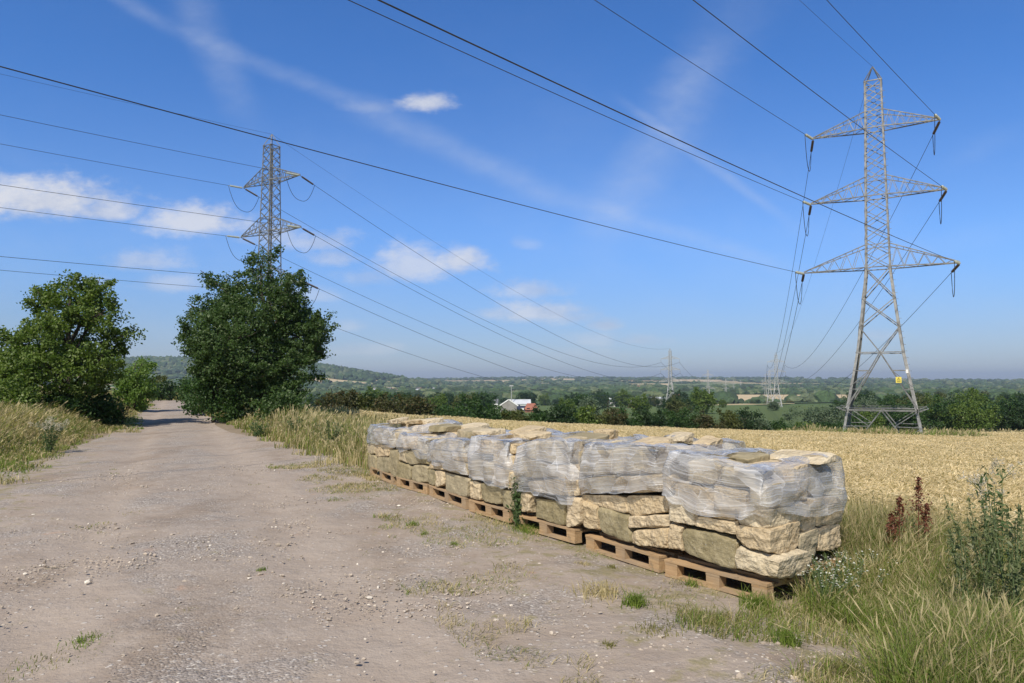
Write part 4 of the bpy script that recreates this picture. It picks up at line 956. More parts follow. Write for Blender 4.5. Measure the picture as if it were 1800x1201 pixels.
FRONT = {
 6: [([(1172, 918), (1198, 927), (1199, 973), (1173, 968)], .36, 't', 'bottom course', 'narrow block at the left'),
     ([(1197, 926), (1294, 944), (1293, 1005), (1197, 972)], .42, 'o', 'bottom course', 'large block in the centre'),
     ([(1291, 958), (1374, 982), (1366, 1024), (1292, 1002)], .48, 'p', 'bottom course', 'big corner block at the right'),
     ([(1172, 872), (1220, 893), (1223, 927), (1174, 917)], .34, 'p', 'second course', 'block at the left'),
     ([(1220, 906), (1291, 918), (1292, 943), (1221, 926)], .38, 't', 'second course', 'wedge in the centre'),
     ([(1290, 921), (1356, 932), (1356, 979), (1292, 957)], .44, 't', 'second course', 'block at the front right corner'),
     ([(1222, 893), (1291, 904), (1291, 918), (1222, 905)], .36, 't', 'third course', 'thin slab in the centre'),
     ([(1290, 898), (1356, 894), (1356, 932), (1290, 921)], .44, 'p', 'third course', 'slab at the front right corner'),
     ([(1182, 846), (1250, 858), (1252, 903), (1186, 888)], .38, 't', 'film-covered course', 'tan block at the left'),
     ([(1252, 850), (1313, 862), (1314, 906), (1253, 902)], .42, 't', 'film-covered course', 'block left of the corner'),
     ([(1315, 850), (1350, 850), (1350, 897), (1315, 903)], .42, 'g', 'film-covered course', 'block at the corner'),
     ([(1200, 808), (1262, 816), (1264, 856), (1203, 846)], .42, 'g', 'top course', 'block at the left'),
     ([(1264, 818), (1326, 828), (1328, 858), (1266, 857)], .42, 'g', 'top course', 'block at the right')],
 5: [([(1020, 880), (1048, 888), (1052, 935), (1022, 928)], .36, 't', 'bottom course', 'block at the left'),
     ([(1048, 889), (1101, 906), (1109, 957), (1053, 936)], .40, 'o', 'bottom course', 'dark block in the centre'),
     ([(1109, 931), (1173, 927), (1172, 966), (1110, 958)], .40, 't', 'bottom course', 'block at the right'),
     ([(1100, 906), (1175, 904), (1175, 928), (1102, 930)], .38, 't', 'second course', 'flat slab at the right'),
     ([(1016, 868), (1097, 871), (1104, 905), (1019, 881)], .38, 't', 'third course', 'long wedge at the left'),
     ([(1097, 869), (1179, 871), (1174, 904), (1105, 908)], .40, 't', 'third course', 'rough block at the right'),
     ([(1078, 836), (1178, 833), (1176, 866), (1080, 868)], .42, 't', 'film-covered course', 'long block at the right'),
     ([(1018, 840), (1076, 834), (1078, 868), (1017, 868)], .42, 'g', 'film-covered course', 'block at the left'),
     ([(1012, 790), (1070, 790), (1074, 834), (1018, 838)], .46, 'g', 'top course', 'block at the left'),
     ([(1072, 788), (1131, 790), (1133, 834), (1075, 834)], .46, 'g', 'top course', 'block at the right')],
 4: [([(912, 864), (932, 869), (932, 903), (912, 899)], .34, 't', 'bottom course', 'small block behind the thistle'),
     ([(933, 876), (993, 884), (993, 928), (933, 908)], .42, 'o', 'bottom course', 'long olive block in the centre'),
     ([(992, 872), (1019, 874), (1020, 923), (993, 928)], .40, 't', 'bottom course', 'block at the right corner'),
     ([(925, 845), (987, 843), (988, 873), (930, 864)], .40, 't', 'second course', 'long block at the left'),
     ([(987, 842), (1021, 843), (1019, 873), (988, 872)], .40, 't', 'second course', 'block at the right corner'),
     ([(975, 818), (1014, 816), (1020, 843), (978, 844)], .40, 't', 'third course', 'block at the right corner'),
     ([(905, 800), (974, 816), (974, 844), (905, 838)], .42, 'g', 'third course', 'long block at the left'),
     ([(918, 775), (978, 774), (981, 816), (922, 806)], .46, 'g', 'top course', 'large block at the front')],
 3: [([(824, 843), (844, 849), (844, 882), (824, 876)], .36, 't', 'bottom course', 'block at the left'),
     ([(844, 847), (881, 856), (880, 889), (845, 881)], .40, 'o', 'bottom course', 'olive block in the centre'),
     ([(881, 860), (906, 864), (906, 900), (882, 891)], .38, 'o', 'bottom course', 'block at the right'),
     ([(826, 808), (862, 812), (864, 850), (826, 843)], .38, 'g', 'second course', 'block at the left'),
     ([(863, 818), (908, 830), (906, 862), (864, 852)], .38, 't', 'second course', 'block at the right'),
     ([(862, 795), (910, 802), (909, 829), (863, 816)], .40, 't', 'third course', 'block at the right'),
     ([(836, 772), (905, 779), (905, 800), (838, 800)], .46, 't', 'top course', 'long slab at the front')],
 2: [([(751, 823), (765, 826), (765, 857), (751, 850)], .36, 'o', 'bottom course', 'narrow block at the left'),
     ([(764, 826), (779, 829), (779, 853), (765, 857)], .36, 't', 'bottom course', 'pitted narrow block second from the left'),
     ([(779, 829), (824, 840), (821, 876), (780, 863)], .40, 'o', 'bottom course', 'big rounded block at the right'),
     ([(754, 811), (779, 815), (779, 828), (754, 824)], .36, 't', 'second course', 'thin slab at the left'),
     ([(778, 806), (826, 815), (825, 838), (779, 828)], .40, 'g', 'second course', 'block at the right'),
     ([(755, 789), (792, 793), (792, 812), (755, 810)], .40, 'g', 'third course', 'block at the left'),
     ([(792, 792), (827, 797), (827, 815), (792, 808)], .40, 't', 'third course', 'block at the right'),
     ([(762, 773), (820, 777), (821, 797), (760, 790)], .44, 'g', 'top course', 'long slab at the front')],
 1: [([(695, 810), (723, 819), (722, 846), (695, 840)], .40, 'o', 'bottom course', 'rounded olive block at the left'),
     ([(723, 816), (752, 817), (752, 851), (722, 846)], .40, 'o', 'bottom course', 'olive block at the right'),
     ([(706, 794), (728, 790), (736, 816), (717, 818)], .38, 'o', 'second course', 'pointed block at the left'),
     ([(736, 800), (752, 800), (752, 818), (737, 816)], .38, 'o', 'second course', 'small block at the right'),
     ([(699, 793), (709, 790), (715, 815), (698, 811)], .36, 'g', 'second course', 'narrow block at the far left'),
     ([(706, 766), (731, 767), (732, 790), (706, 790)], .40, 't', 'top course', 'block at the left'),
     ([(731, 768), (754, 770), (754, 800), (733, 796)], .40, 'g', 'top course', 'block at the right')],
 0: [([(645, 797), (660, 800), (661, 828), (647, 825)], .38, 'o', 'bottom course', 'block at the left'),
     ([(661, 802), (684, 803), (684, 834), (662, 829)], .40, 'o', 'bottom course', 'streaked block in the centre'),
     ([(684, 790), (700, 792), (697, 840), (684, 836)], .38, 'o', 'bottom course', 'tall narrow block at the right'),
     ([(657, 781), (684, 785), (684, 803), (660, 804)], .38, 't', 'second course', 'rough block in the centre'),
     ([(644, 780), (657, 780), (658, 798), (645, 798)], .38, 'g', 'second course', 'small block at the left'),
     ([(652, 752), (680, 756), (680, 782), (654, 778)], .44, 'g', 'top course', 'block at the left'),
     ([(680, 757), (706, 762), (705, 789), (682, 784)], .44, 'g', 'top course', 'block at the right')],
}
for k in sorted(FRONT):
    for q, d_, kd, crs, ps in FRONT[k]:
        top_ = crs in ('top course', 'film-covered course', 'third course'); stone(k, q, d_, kd, crs, ps, 0.035 if top_ else 0.0, 0.8 if top_ else 1.15)
# rear rows and the uneven tops
TOPZ = [.86, .80, .80, .88, .90, .94, .88]
g = np.random.default_rng(99)
def boxstone(k, u0, u1, v0, v1, z0, z1, kind, course, posn, tilt=0.0, rough=1.0):
    f = FR[k]; seed = sum(stone_count.values())+1; j = lambda: g.normal(size=3)*.015
    c8 = [f.P(u0, v0, z0)+j(), f.P(u1, v0, z0)+j(), f.P(u1, v1, z0)+j(), f.P(u0, v1, z0)+j(), f.P(u0, v0, z1-tilt)+j(), f.P(u1, v0, z1-tilt)+j(), f.P(u1, v1, z1+tilt)+j(), f.P(u0, v1, z1+tilt)+j()]
    return add_stone(c8, seed, kind, k, course, posn, rough)
for k, f in enumerate(FR):
    T = TOPZ[k]; W_ = f.W-.03; lv = [PH+.01, PH+.01+(T-PH)*.30, PH+(T-PH)*.62, T]
    cut = g.uniform(.42, .58)*W_
    for c_ in range(3):
        for s, (u0, u1) in enumerate(((.02, cut), (cut+.01, W_))):
            crs = ['bottom course', 'second course', 'third course'][c_]
            boxstone(k, u0+.05*(c_ == 2)*(s == 0), u1-.05*(c_ == 2)*s, .84, 1.20, lv[c_]+.005, lv[c_+1], random.choice('tgot'), crs+' of the back row', ['left block', 'right block'][s], .0)
            if c_ == 2: boxstone(k, u0+.05*(s == 0), u1-.05*s, .50, .83, lv[c_]+.005, lv[c_+1]+.02, random.choice('tgop'), 'top of the middle row', ['left block', 'right block'][s], .01)
            elif k == 6 and s == 1: boxstone(k, u0+.1, u1, .50, .83, lv[c_]+.005, lv[c_+1], 'gt'[c_], crs+' on the right-hand end', 'middle block', .0)
# loose pieces lying on top: (stack, u, v, length, width, height, kind, word)
TOPS = [(0, .3, .4, .35, .3, .07, 'p', 'small pale rock'), (0, .75, .5, .3, .3, .06, 't', 'tan flake'), (0, .9, .8, .3, .3, .08, 'p', 'pale lump'), (1, .45, .6, .5, .35, .09, 'o', 'mossy slab'), (1, .8, .9, .4, .3, .10, 'p', 'long pale slab'), (2, .3, .55, .4, .35, .10, 'g', 'pointed grey rock'),
        (2, .7, .6, .35, .3, .10, 'p', 'pale slab'), (3, .3, .7, .4, .3, .10, 't', 'pale boulder'), (3, .65, .5, .4, .3, .06, 't', 'flat tan slab'), (4, .5, .95, .28, .16, .12, 't', 'upright pointed slab'), (4, .6, .55, .4, .35, .07, 'o', 'mossy slab'),
        (5, .35, .6, .35, .3, .05, 't', 'flat tan rock'), (5, .8, .9, .2, .2, .06, 't', 'small rock'), (6, .3, .62, .5, .34, .05, 'o', 'mossy slab'), (6, .75, .95, .5, .25, .05, 'p', 'pale slab'), (5, .3, 1.0, .3, .2, .06, 'p', 'pale chip')]
for k, u, v, ln, wd, hh, kd, word in TOPS:
    T = TOPZ[k]+.015
    o = boxstone(k, u-ln/2, u+ln/2, v-wd/2, v+wd/2, T, T+hh, kd, 'loose top layer', word+' lying', .02 if hh < .15 else 0, .8)
    if hh > .15: o.rotation_euler.y = R(8)

# stretch film round the top of every stack
FILMS = {  # stack: front lower edge and front upper edge, (px, py) left to right
 6: ([(1174, 868), (1186, 886), (1208, 896), (1240, 903), (1290, 915), (1322, 907), (1356, 909)], [(1200, 799), (1230, 806), (1262, 813), (1300, 822), (1338, 833), (1350, 835), (1356, 836)]),
 5: ([(1018, 870), (1050, 867), (1090, 868), (1130, 862), (1160, 866), (1179, 868)], [(1009, 780), (1040, 783), (1080, 783), (1110, 783), (1150, 788), (1179, 792)]),
 4: ([(901, 862), (930, 868), (955, 872), (985, 885), (1019, 893)], [(905, 786), (930, 776), (960, 772), (990, 774), (1016, 781)]),
 3: ([(827, 840), (845, 845), (870, 853), (900, 860), (914, 856)], [(829, 768), (850, 772), (870, 775), (895, 779), (912, 783)]),
 2: ([(753, 810), (770, 818), (800, 828), (815, 832), (827, 834)], [(757, 776), (775, 772), (790, 772), (810, 775), (826, 777)]),
 1: ([(704, 796), (718, 791), (727, 795), (740, 806), (752, 805)], [(703, 764), (715, 765), (730, 768), (742, 772), (753, 775)]),
 0: ([(645, 778), (660, 781), (680, 787), (695, 787), (706, 790)], [(651, 748), (665, 751), (680, 755), (695, 758), (708, 762)])}
def interp_edge(f, pts, s, v=-.02):
    w3 = np.array([f.px(x, y, v) for x, y in pts]); us_ = (w3-f.a)@f.u; return np.interp(s, us_, w3[:, 2]), us_
for k, (lo, hi) in FILMS.items():
    f = FR[k]; g2 = np.random.default_rng(700+k); W_ = f.W+.02
    umin = min(interp_edge(f, lo, 0)[1][0], -.0); umax = W_ if k != 6 else W_+.0
    inset = .10
    # perimeter: front (left to right), right end, back, left end
    segs = [('f', umin, umax), ('r', -.02, DEPTH-.02), ('b', umax, 0.0), ('l', DEPTH-.02, -.02)]
    pts = []; 
    for nm, a, b in segs:
        n = 30 if nm in 'fb' else 30
        for q in range(n): pts.append((nm, a+(b-a)*q/n))
    rows = 15; fold = 5; V = []; UVs = []; per = 0; prev = None
    ctrl = g2.uniform(-1, 1, (40, 8)); zlo_r = g2.uniform(-.03, .03, 200)
    for ci, (nm, s) in enumerate(pts):
        if nm == 'f': zl = interp_edge(f, lo, s)[0]; zh = interp_edge(f, hi, s)[0]; bu, bv = s, -.025; ins = (0, 1)
        elif nm == 'r':
            t = s/DEPTH; z0l = interp_edge(f, lo, umax)[0]; z0h = interp_edge(f, hi, umax)[0]
            zl = z0l+(.05*math.sin(t*4) if k != 6 else -.10*t+.02*math.sin(t*9)); zh = z0h+(TOPZ[k]+.04-z0h)*min(1, t*1.5); bu, bv = umax+.01, s; ins = (-1, 0)
        elif nm == 'b': zl = .5+.05*math.sin(s*5); zh = TOPZ[k]+.05+.02*math.sin(s*9); bu, bv = s, DEPTH+.0; ins = (0, -1)
        else: t = 1-s/DEPTH; z0l = interp_edge(f, lo, umin)[0]; z0h = interp_edge(f, hi, umin)[0]; zl = z0l+.03*math.sin(t*5); zh = z0h+(TOPZ[k]+.05-z0h)*(1-t); bu, bv = umin-.01*0, s; ins = (1, 0)
        # rounded corners
        rc = .07; cu = min(max(bu, umin+rc), umax-rc); cv = min(max(bv, -.02+rc), DEPTH-.0-rc); du, dv = bu-cu, bv-cv; dl = math.hypot(du, dv)
        if du != 0 and dv != 0 and dl > rc: bu, bv = cu+du/dl*rc, cv+dv/dl*rc
        col_ = []
        for r_ in range(rows+fold):
            if r_ < rows:
                t = r_/(rows-1); z = zl+(zh-zl)*t
                uq = ci/3.0; vq = t*4; i0 = int(uq) % 40; i1 = (i0+1) % 40; j0 = int(vq); j1 = min(j0+1, 7); fu = uq-int(uq); fvv = vq-j0
                wob = (ctrl[i0, j0]*(1-fu)+ctrl[i1, j0]*fu)*(1-fvv)+(ctrl[i0, j1]*(1-fu)+ctrl[i1, j1]*fu)*fvv
                off = -.010+.034*wob-(0.022*math.sin(t*math.pi)**2)+ (.05 if k in (5, 6) else .035)*max(0, t-.55)/.45
                inn = off+(.10*t**2 if nm in 'rl' else 0)
                p = f.P(bu+ins[0]*inn, bv+ins[1]*inn, z+.012*wob*(1 if r_ else 1.4))
            else:
                t = (r_-rows+1)/fold; inn = .05+(.10 if nm in 'rl' else 0)+.17*t*(1+.5*ctrl[(ci//4) % 40, 5]); p = f.P(bu+ins[0]*inn, bv+ins[1]*inn, zh+.012*math.sin(t*3.1)+.012*ctrl[(ci//2) % 40, 3])
            V.append(p)
            col_.append(p)
        if prev is not None: per += float(np.linalg.norm(col_[0][:2]-prev[:2]))
        prev = col_[0]
        for r_ in range(rows+fold): UVs.append((per+k*3.1, r_*.045))
    n = len(pts); m_ = rows+fold; Fq = []
    for ci in range(n):
        cj = (ci+1) % n
        for r_ in range(m_-1): Fq.append((ci*m_+r_, cj*m_+r_, cj*m_+r_+1, ci*m_+r_+1))
    o = mesh_np('plastic_film', np.array(V), np.array(Fq), FILM, smooth=True)
    uvl = o.data.uv_layers.new(name='UVMap'); li = np.zeros(len(o.data.loops), dtype=np.int32); o.data.loops.foreach_get('vertex_index', li)
    UVa = np.array(UVs); uvv = UVa[li]; fi = np.repeat(np.arange(len(Fq)), 4); last = (fi//(m_-1)) == n-1; wrap = last & ((li//m_) == 0); uvv[wrap, 0] = per+k*3.1+.04
    uvl.data.foreach_set('uv', uvv.astype(np.float32).ravel())
    tag(o, f'crumpled clear stretch film wrapped around the top of the {PWORD[k]} stone stack', 'plastic film', 'plastic films around the stone stacks')

# ------------------------------------------------------------------ grass, wheat, weeds
def blades(x, y, hgt, wid, lean, gg, zoff=0.0, dirbias=(0.3, 0.1), seed_head=None):
    n = len(x); z = h(x, y)+zoff; base = np.stack([x, y, z], 1)
    th = gg.uniform(0, 2*math.pi, n); side = np.stack([np.cos(th), np.sin(th), np.zeros(n)], 1)
    ld = np.stack([gg.normal(size=n)*.7+dirbias[0], gg.normal(size=n)*.7+dirbias[1], np.zeros(n)], 1)*(lean*hgt)[:, None]
    up = np.array([0, 0, 1.0]); mid = base+ld*.3+up*(hgt*.55)[:, None]; tip = base+ld*1.1+up*(hgt*(1-.25*np.minimum(lean, 1)))[:, None]
    wv = side*(wid/2)[:, None]
    V = np.stack([base-wv, base+wv, mid+wv*.8, mid-wv*.8, tip+wv*.12, tip-wv*.12], 1).reshape(-1, 3)
    o = np.arange(n)[:, None]*6; F = np.concatenate([o+[0, 1, 2, 3], o+[3, 2, 4, 5]], 1).reshape(-1, 4)
    heads = None
    if seed_head is not None:
        s = seed_head; d = tip[s]-mid[s]; d /= np.linalg.norm(d, axis=1)[:, None]; ln = (hgt[s]*.20)[:, None]; w2 = side[s]*(wid[s]*.7)[:, None]+0
        a = tip[s]-d*ln; b = tip[s]+d*ln*.15; c = (a+b)/2
        heads = np.stack([a, c+w2, b, c-w2], 1).reshape(-1, 3)
    return V, F, heads
def scatter(n, region, gg, dmax=999, power=1.0, box=(-8, 8, 3, 20)):
    """points in box kept where region(x,y) is true, thinned with distance"""
    out = []; got = 0
    while got < n:
        x = gg.uniform(box[0], box[1], n*3); y = gg.uniform(box[2], box[3], n*3); k = region(x, y)
        d = np.hypot(x, y); k &= gg.uniform(size=len(x)) < np.minimum(1, (6.0/d))**power
        out.append(np.stack([x[k], y[k]], 1)); got += k.sum()
        if k.sum() == 0: break
    return np.concatenate(out)[:n]
def inview(x, y, pad=.6): return (np.abs(x) < .735*y+pad) & (y > 2.6)
nz2 = lambda x, y, s: np.array([mnoise.noise((a*s, b*s, 7.7)) for a, b in zip(x, y)])
def grass_field(name, n, region, box, hlo, hhi, wid, mixp, seed, power=1.0, lean=(.15, .5), heads=.2, label=None, patch=.5, hmul=None):
    gg = np.random.default_rng(seed); P = scatter(n, region, gg, power=power, box=box); x, y = P[:, 0], P[:, 1]
    d = np.hypot(x, y); nn = nz2(x, y, patch); n2 = nz2(x, y, patch*3.3)
    hh = gg.uniform(hlo, hhi, len(x))*(1+.45*nn+.25*n2)
    if hmul is not None: hh *= hmul(x, y)
    wd = wid*np.maximum(1, d/6.0)*gg.uniform(.7, 1.4, len(x)); ln = gg.uniform(lean[0], lean[1], len(x))
    sh = np.nonzero(gg.uniform(size=len(x)) < heads)[0]
    V, F, Hd = blades(x, y, hh, wd, ln, gg, -.02, seed_head=sh)
    pr = gg.uniform(size=len(x))+.55*nn; mi = np.where(pr < mixp[0], 0, np.where(pr < mixp[0]+mixp[1], 1, 2)); mif = np.repeat(mi, 2)
    Fs = [F]
    if len(sh): Fh = np.arange(len(Hd)).reshape(-1, 4)+len(V); V = np.concatenate([V, Hd]); F = np.concatenate([F, Fh]); mif = np.concatenate([mif, np.full(len(Fh), 2)])
    o = mesh_np(name, V, F, [G_GREEN, G_OLIVE, G_STRAW], mi=mif); return tag(o, label, None, None, 'stuff')
def near_pal(x, y, pad=0.0):
    # inside the footprint of the pallet row
    a = np.array([-2.47, 12.36]); b = np.array([1.95, 5.44]); d = (b-a)/np.linalg.norm(b-a); nrm = np.array([-d[1], d[0]]); nrm = nrm if nrm[0] > 0 else -nrm
    s = (x-a[0])*d[0]+(y-a[1])*d[1]; t = (x-a[0])*nrm[0]+(y-a[1])*nrm[1]
    return (s > -.05-pad) & (s < 8.25+pad) & (t > -.03-pad) & (t < 1.26+pad)
def vn(x, y): return vv(x, y)+.35*np.sin(x*2.1+y*1.3)+.25*np.sin(y*3.1-x)
# right foreground verge
def reg_r(x, y): return inview(x, y, .4) & (vn(x, y) > 3.5+.5*np.clip(y-4, 0, 2.0)) & (vn(x, y) < 7.3) & ~near_pal(x, y, .0) & (y < 11) & (x > 1.35)
grass_field('verge_grass', 80000, reg_r, (1.3, 8, 2.8, 11), .26, .60, .0046, (.62, .26), 21, .6, (.15, .8), .25, hmul=lambda x, y: 1-.55*np.exp(-((x-2.5)/.6)**2-((y-5.3)/.7)**2))
def reg_r2(x, y): return inview(x, y, .4) & (vn(x, y) > 3.15+.5*np.clip(y-4, 0, 2.0)) & (vn(x, y) < 4.6) & ~near_pal(x, y, .0) & (y < 7) & (x > 1.0)
grass_field('short_grass', 9000, reg_r2, (1.0, 6, 2.8, 7), .05, .20, .005, (.25, .35), 22, .3, (.2, 1.0), .1)
# strip behind the pallets
def reg_b(x, y): return inview(x, y, .4) & (vn(x, y) > 4.6) & (vn(x, y) < 6.6) & ~near_pal(x, y, .02) & (y > 6) & (y < 19) & ((vv(x, y) > 5.0) | (y > 12.3))
grass_field('verge_grass', 9000, reg_b, (-5, 5, 6, 19), .25, .50, .006, (.2, .35), 23, .8, (.1, .5), .3)
# verge between track and field beyond the pallets
def bnd(y): return np.interp(y, [12, 20, 39], [2.75, 1.85, 1.5])
def reg_m(x, y): return inview(x, y, .6) & (vn(x, y) > bnd(y)) & (vn(x, y) < 8.0) & (y > 12.0) & (y < 44) & ~near_pal(x, y, .1)
grass_field('tall_grass', 40000, reg_m, (-22, 4, 12, 44), .35, .80, .007, (.34, .30), 24, .9, (.1, .5), .35, patch=.35, hmul=lambda x, y: .22+.78*sst(0, 1.6, vv(x, y)-bnd(y)))
# left verge
def bl(y): return np.interp(y, [9, 14, 22, 40], [-3.3, -2.7, -1.85, -1.6])
def reg_l(x, y): return inview(x, y, .8) & (vn(x, y) < bl(y)) & (vn(x, y) > -13) & (y > 6) & (y < 48)
grass_field('tall_grass', 50000, reg_l, (-32, 0, 6, 48), .40, .85, .0060, (.36, .26), 25, .9, (.15, .6), .35, patch=.3, hmul=lambda x, y: .22+.78*sst(0, -1.7, vv(x, y)-bl(y)))
def reg_l2(x, y): return inview(x, y, .8) & (vn(x, y) < bl(y)+.45) & (vn(x, y) > bl(y)-.6) & (y > 5) & (y < 40)
grass_field('short_grass', 5000, reg_l2, (-26, 0, 5, 40), .04, .14, .006, (.35, .35), 26, .8, (.2, 1.0), .05)
# far end of the track
def reg_e(x, y): return (vv(x, y) > -8) & (vv(x, y) < 7) & (y > 44) & (y < 70) & ~((vv(x, y) > -1.5) & (vv(x, y) < 1.4) & (y < 60)) & (np.abs(x+.38*y) < 9)
grass_field('tall_grass', 5000, reg_e, (-40, -8, 44, 70), .5, .9, .008, (.2, .3), 27, 0, (.1, .5), .4)
# sparse turf on the yard
def reg_t(x, y):
    q = nz2(x, y, 1.1)+.5*nz2(x, y, 3.7); v = vv(x, y)
    return inview(x, y) & ~near_pal(x, y, .0) & (q > .20-.12*(v-2.0)) & (v > 1.6) & (v < 5) & (y < 14)
grass_field('thin_turf', 24000, reg_t, (-6, 4, 3, 14), .015, .085, .0048, (.22, .33), 28, .5, (.4, 1.3), .02, patch=1.0)
def reg_c(x, y):
    q = nz2(x, y, 1.3)+.5*nz2(x, y, 4.1)
    return inview(x, y) & (q > .52) & (vv(x, y) > -2.0) & (vv(x, y) < 1.6) & (y < 13)
grass_field('thin_turf', 1300, reg_c, (-8, 3, 3, 13), .01, .04, .0045, (.25, .5), 29, .5, (.4, 1.3), .02, patch=1.0)
# rough grass ring under the pylon, margin at the right
px0, py0 = p1[0], 50.0
def reg_p(x, y): return ((x-px0+.8)/6.8)**2+((y-py0+.6)/6.0)**2 < 1
grass_field('rough_grass', 11000, reg_p, (px0-8, px0+6.5, 43, 56), .5, 1.0, .009, (.55, .25), 30, 0, (.1, .4), .15)
def reg_q(x, y): return (ee(x, y) > -9*sst(15, 35, x)-1.0) & (ee(x, y) < 4) & (x < .76*y)
grass_field('field_margin', 16000, reg_q, (-14, 75, 40, 100), .6, 1.05, .009, (.06, .30), 31, 0, (.1, .4), .5)

# wheat: every stalk a stem and an ear, thinned and coarsened with distance
gw = np.random.default_rng(41); Pw = []
for n, y0, y1, x1 in ((60000, 4.5, 16, 13), (95000, 14, 34, 27), (90000, 32, 62, 48), (50000, 58, 100, 76)):
    x = gw.uniform(-.35*y1-4, x1, n*2); y = gw.uniform(y0, y1, n*2)
    k = (np.abs(x) < .735*y+.8) & (vn(x, y) > 6.5+.5*np.sin(x*.8)) & (ee(x, y) < -1.0-9*sst(15, 35, x)) & ~(((x-px0+.8)/6.4)**2+((y-py0+.6)/5.6)**2 < 1)
    Pw.append(np.stack([x[k], y[k]], 1)[:n])
Pw = np.concatenate(Pw); x, y = Pw[:, 0], Pw[:, 1]; n = len(x); d = np.hypot(x, y); sc_ = np.maximum(1, d/11)
nn = nz2(x, y, .5); hh = gw.uniform(.56, .70, n)+.05*nn
z = h(x, y); base = np.stack([x, y, z], 1); top = base+np.stack([gw.normal(size=n)*.05, gw.normal(size=n)*.05, hh], 1)
th = gw.uniform(0, 6.283, n); sd = np.stack([np.cos(th), np.sin(th), 0*th], 1)
dr = np.stack([np.cos(th+1.2+gw.normal(size=n)*.4), np.sin(th+1.2), gw.uniform(-.5, .9, n)], 1); dr /= np.linalg.norm(dr, axis=1)[:, None]
ew = (.0072*sc_**.68)[:, None]; el = (.085*np.minimum(sc_, 2.0)**.25)[:, None]; a = top; b = top+dr*el; c_ = (a+b)/2; s2 = np.cross(dr, sd); s2 /= np.linalg.norm(s2, axis=1)[:, None]
ws = (.002*sc_)[:, None]; half = base+(top-base)*.45
V = np.stack([a, c_+sd*ew, b, c_-sd*ew, a, c_+s2*ew, b, c_-s2*ew, half-sd*ws, half+sd*ws, a+sd*ws, a-sd*ws], 1).reshape(-1, 3)
o_ = np.arange(n)[:, None]*12; F = np.concatenate([o_+[0, 1, 2, 3], o_+[4, 5, 6, 7], o_+[8, 9, 10, 11]], 1).reshape(-1, 4)
tag(mesh_np('wheat_crop', V, F, [WHEAT, W_STEM], mi=np.tile([0, 0, 1], n)), kind='stuff')
# dense leaf layer of the standing crop below the ears
gx_, gy_ = [], []

# loose gravel: small angular stones
gs = np.random.default_rng(61)
OV, OF = icos(1)
xs = gs.uniform(-8, 5, 90000); ys = 3.0+gs.uniform(0, 1, 90000)**1.6*12; v_ = vv(xs, ys)
keep = inview(xs, ys, .2) & (v_ > -2.4) & (v_ < 5.2) & ~near_pal(xs, ys, -.1)
cl = nz2(xs, ys, .9)+.6*nz2(xs, ys, 2.7); keep &= gs.uniform(size=len(xs)) < np.clip(.10+1.3*cl, .05, 1)
xs, ys = xs[keep][:11000], ys[keep][:11000]; n = len(xs)
r_ = .0035+.0032*gs.exponential(1, n); r_ = np.minimum(r_, .024)*np.maximum(1, np.hypot(xs, ys)/14)
S = gs.uniform(.6, 1.3, (n, 1, 3))*r_[:, None, None]*np.array([1, 1, .6]); th = gs.uniform(0, 6.28, n)
B = OV[None]*(1+gs.uniform(-.3, .3, (n, len(OV), 1)))*S; cx = np.cos(th)[:, None]; sx = np.sin(th)[:, None]
V = np.stack([B[..., 0]*cx-B[..., 1]*sx+xs[:, None], B[..., 0]*sx+B[..., 1]*cx+ys[:, None], B[..., 2]+(h(xs, ys)+r_*.2+.006)[:, None]], 2).reshape(-1, 3)
F = (OF[None]+(np.arange(n)*len(OV))[:, None, None]).reshape(-1, 3)
PEB = leaf('pebble', (0.24, 0.195, 0.15), (0.42, 0.35, 0.28), (0.68, 0.62, 0.53), trans=0.0, rough=0.9)
tag(mesh_np('loose_gravel', V, F, PEB), kind='stuff')

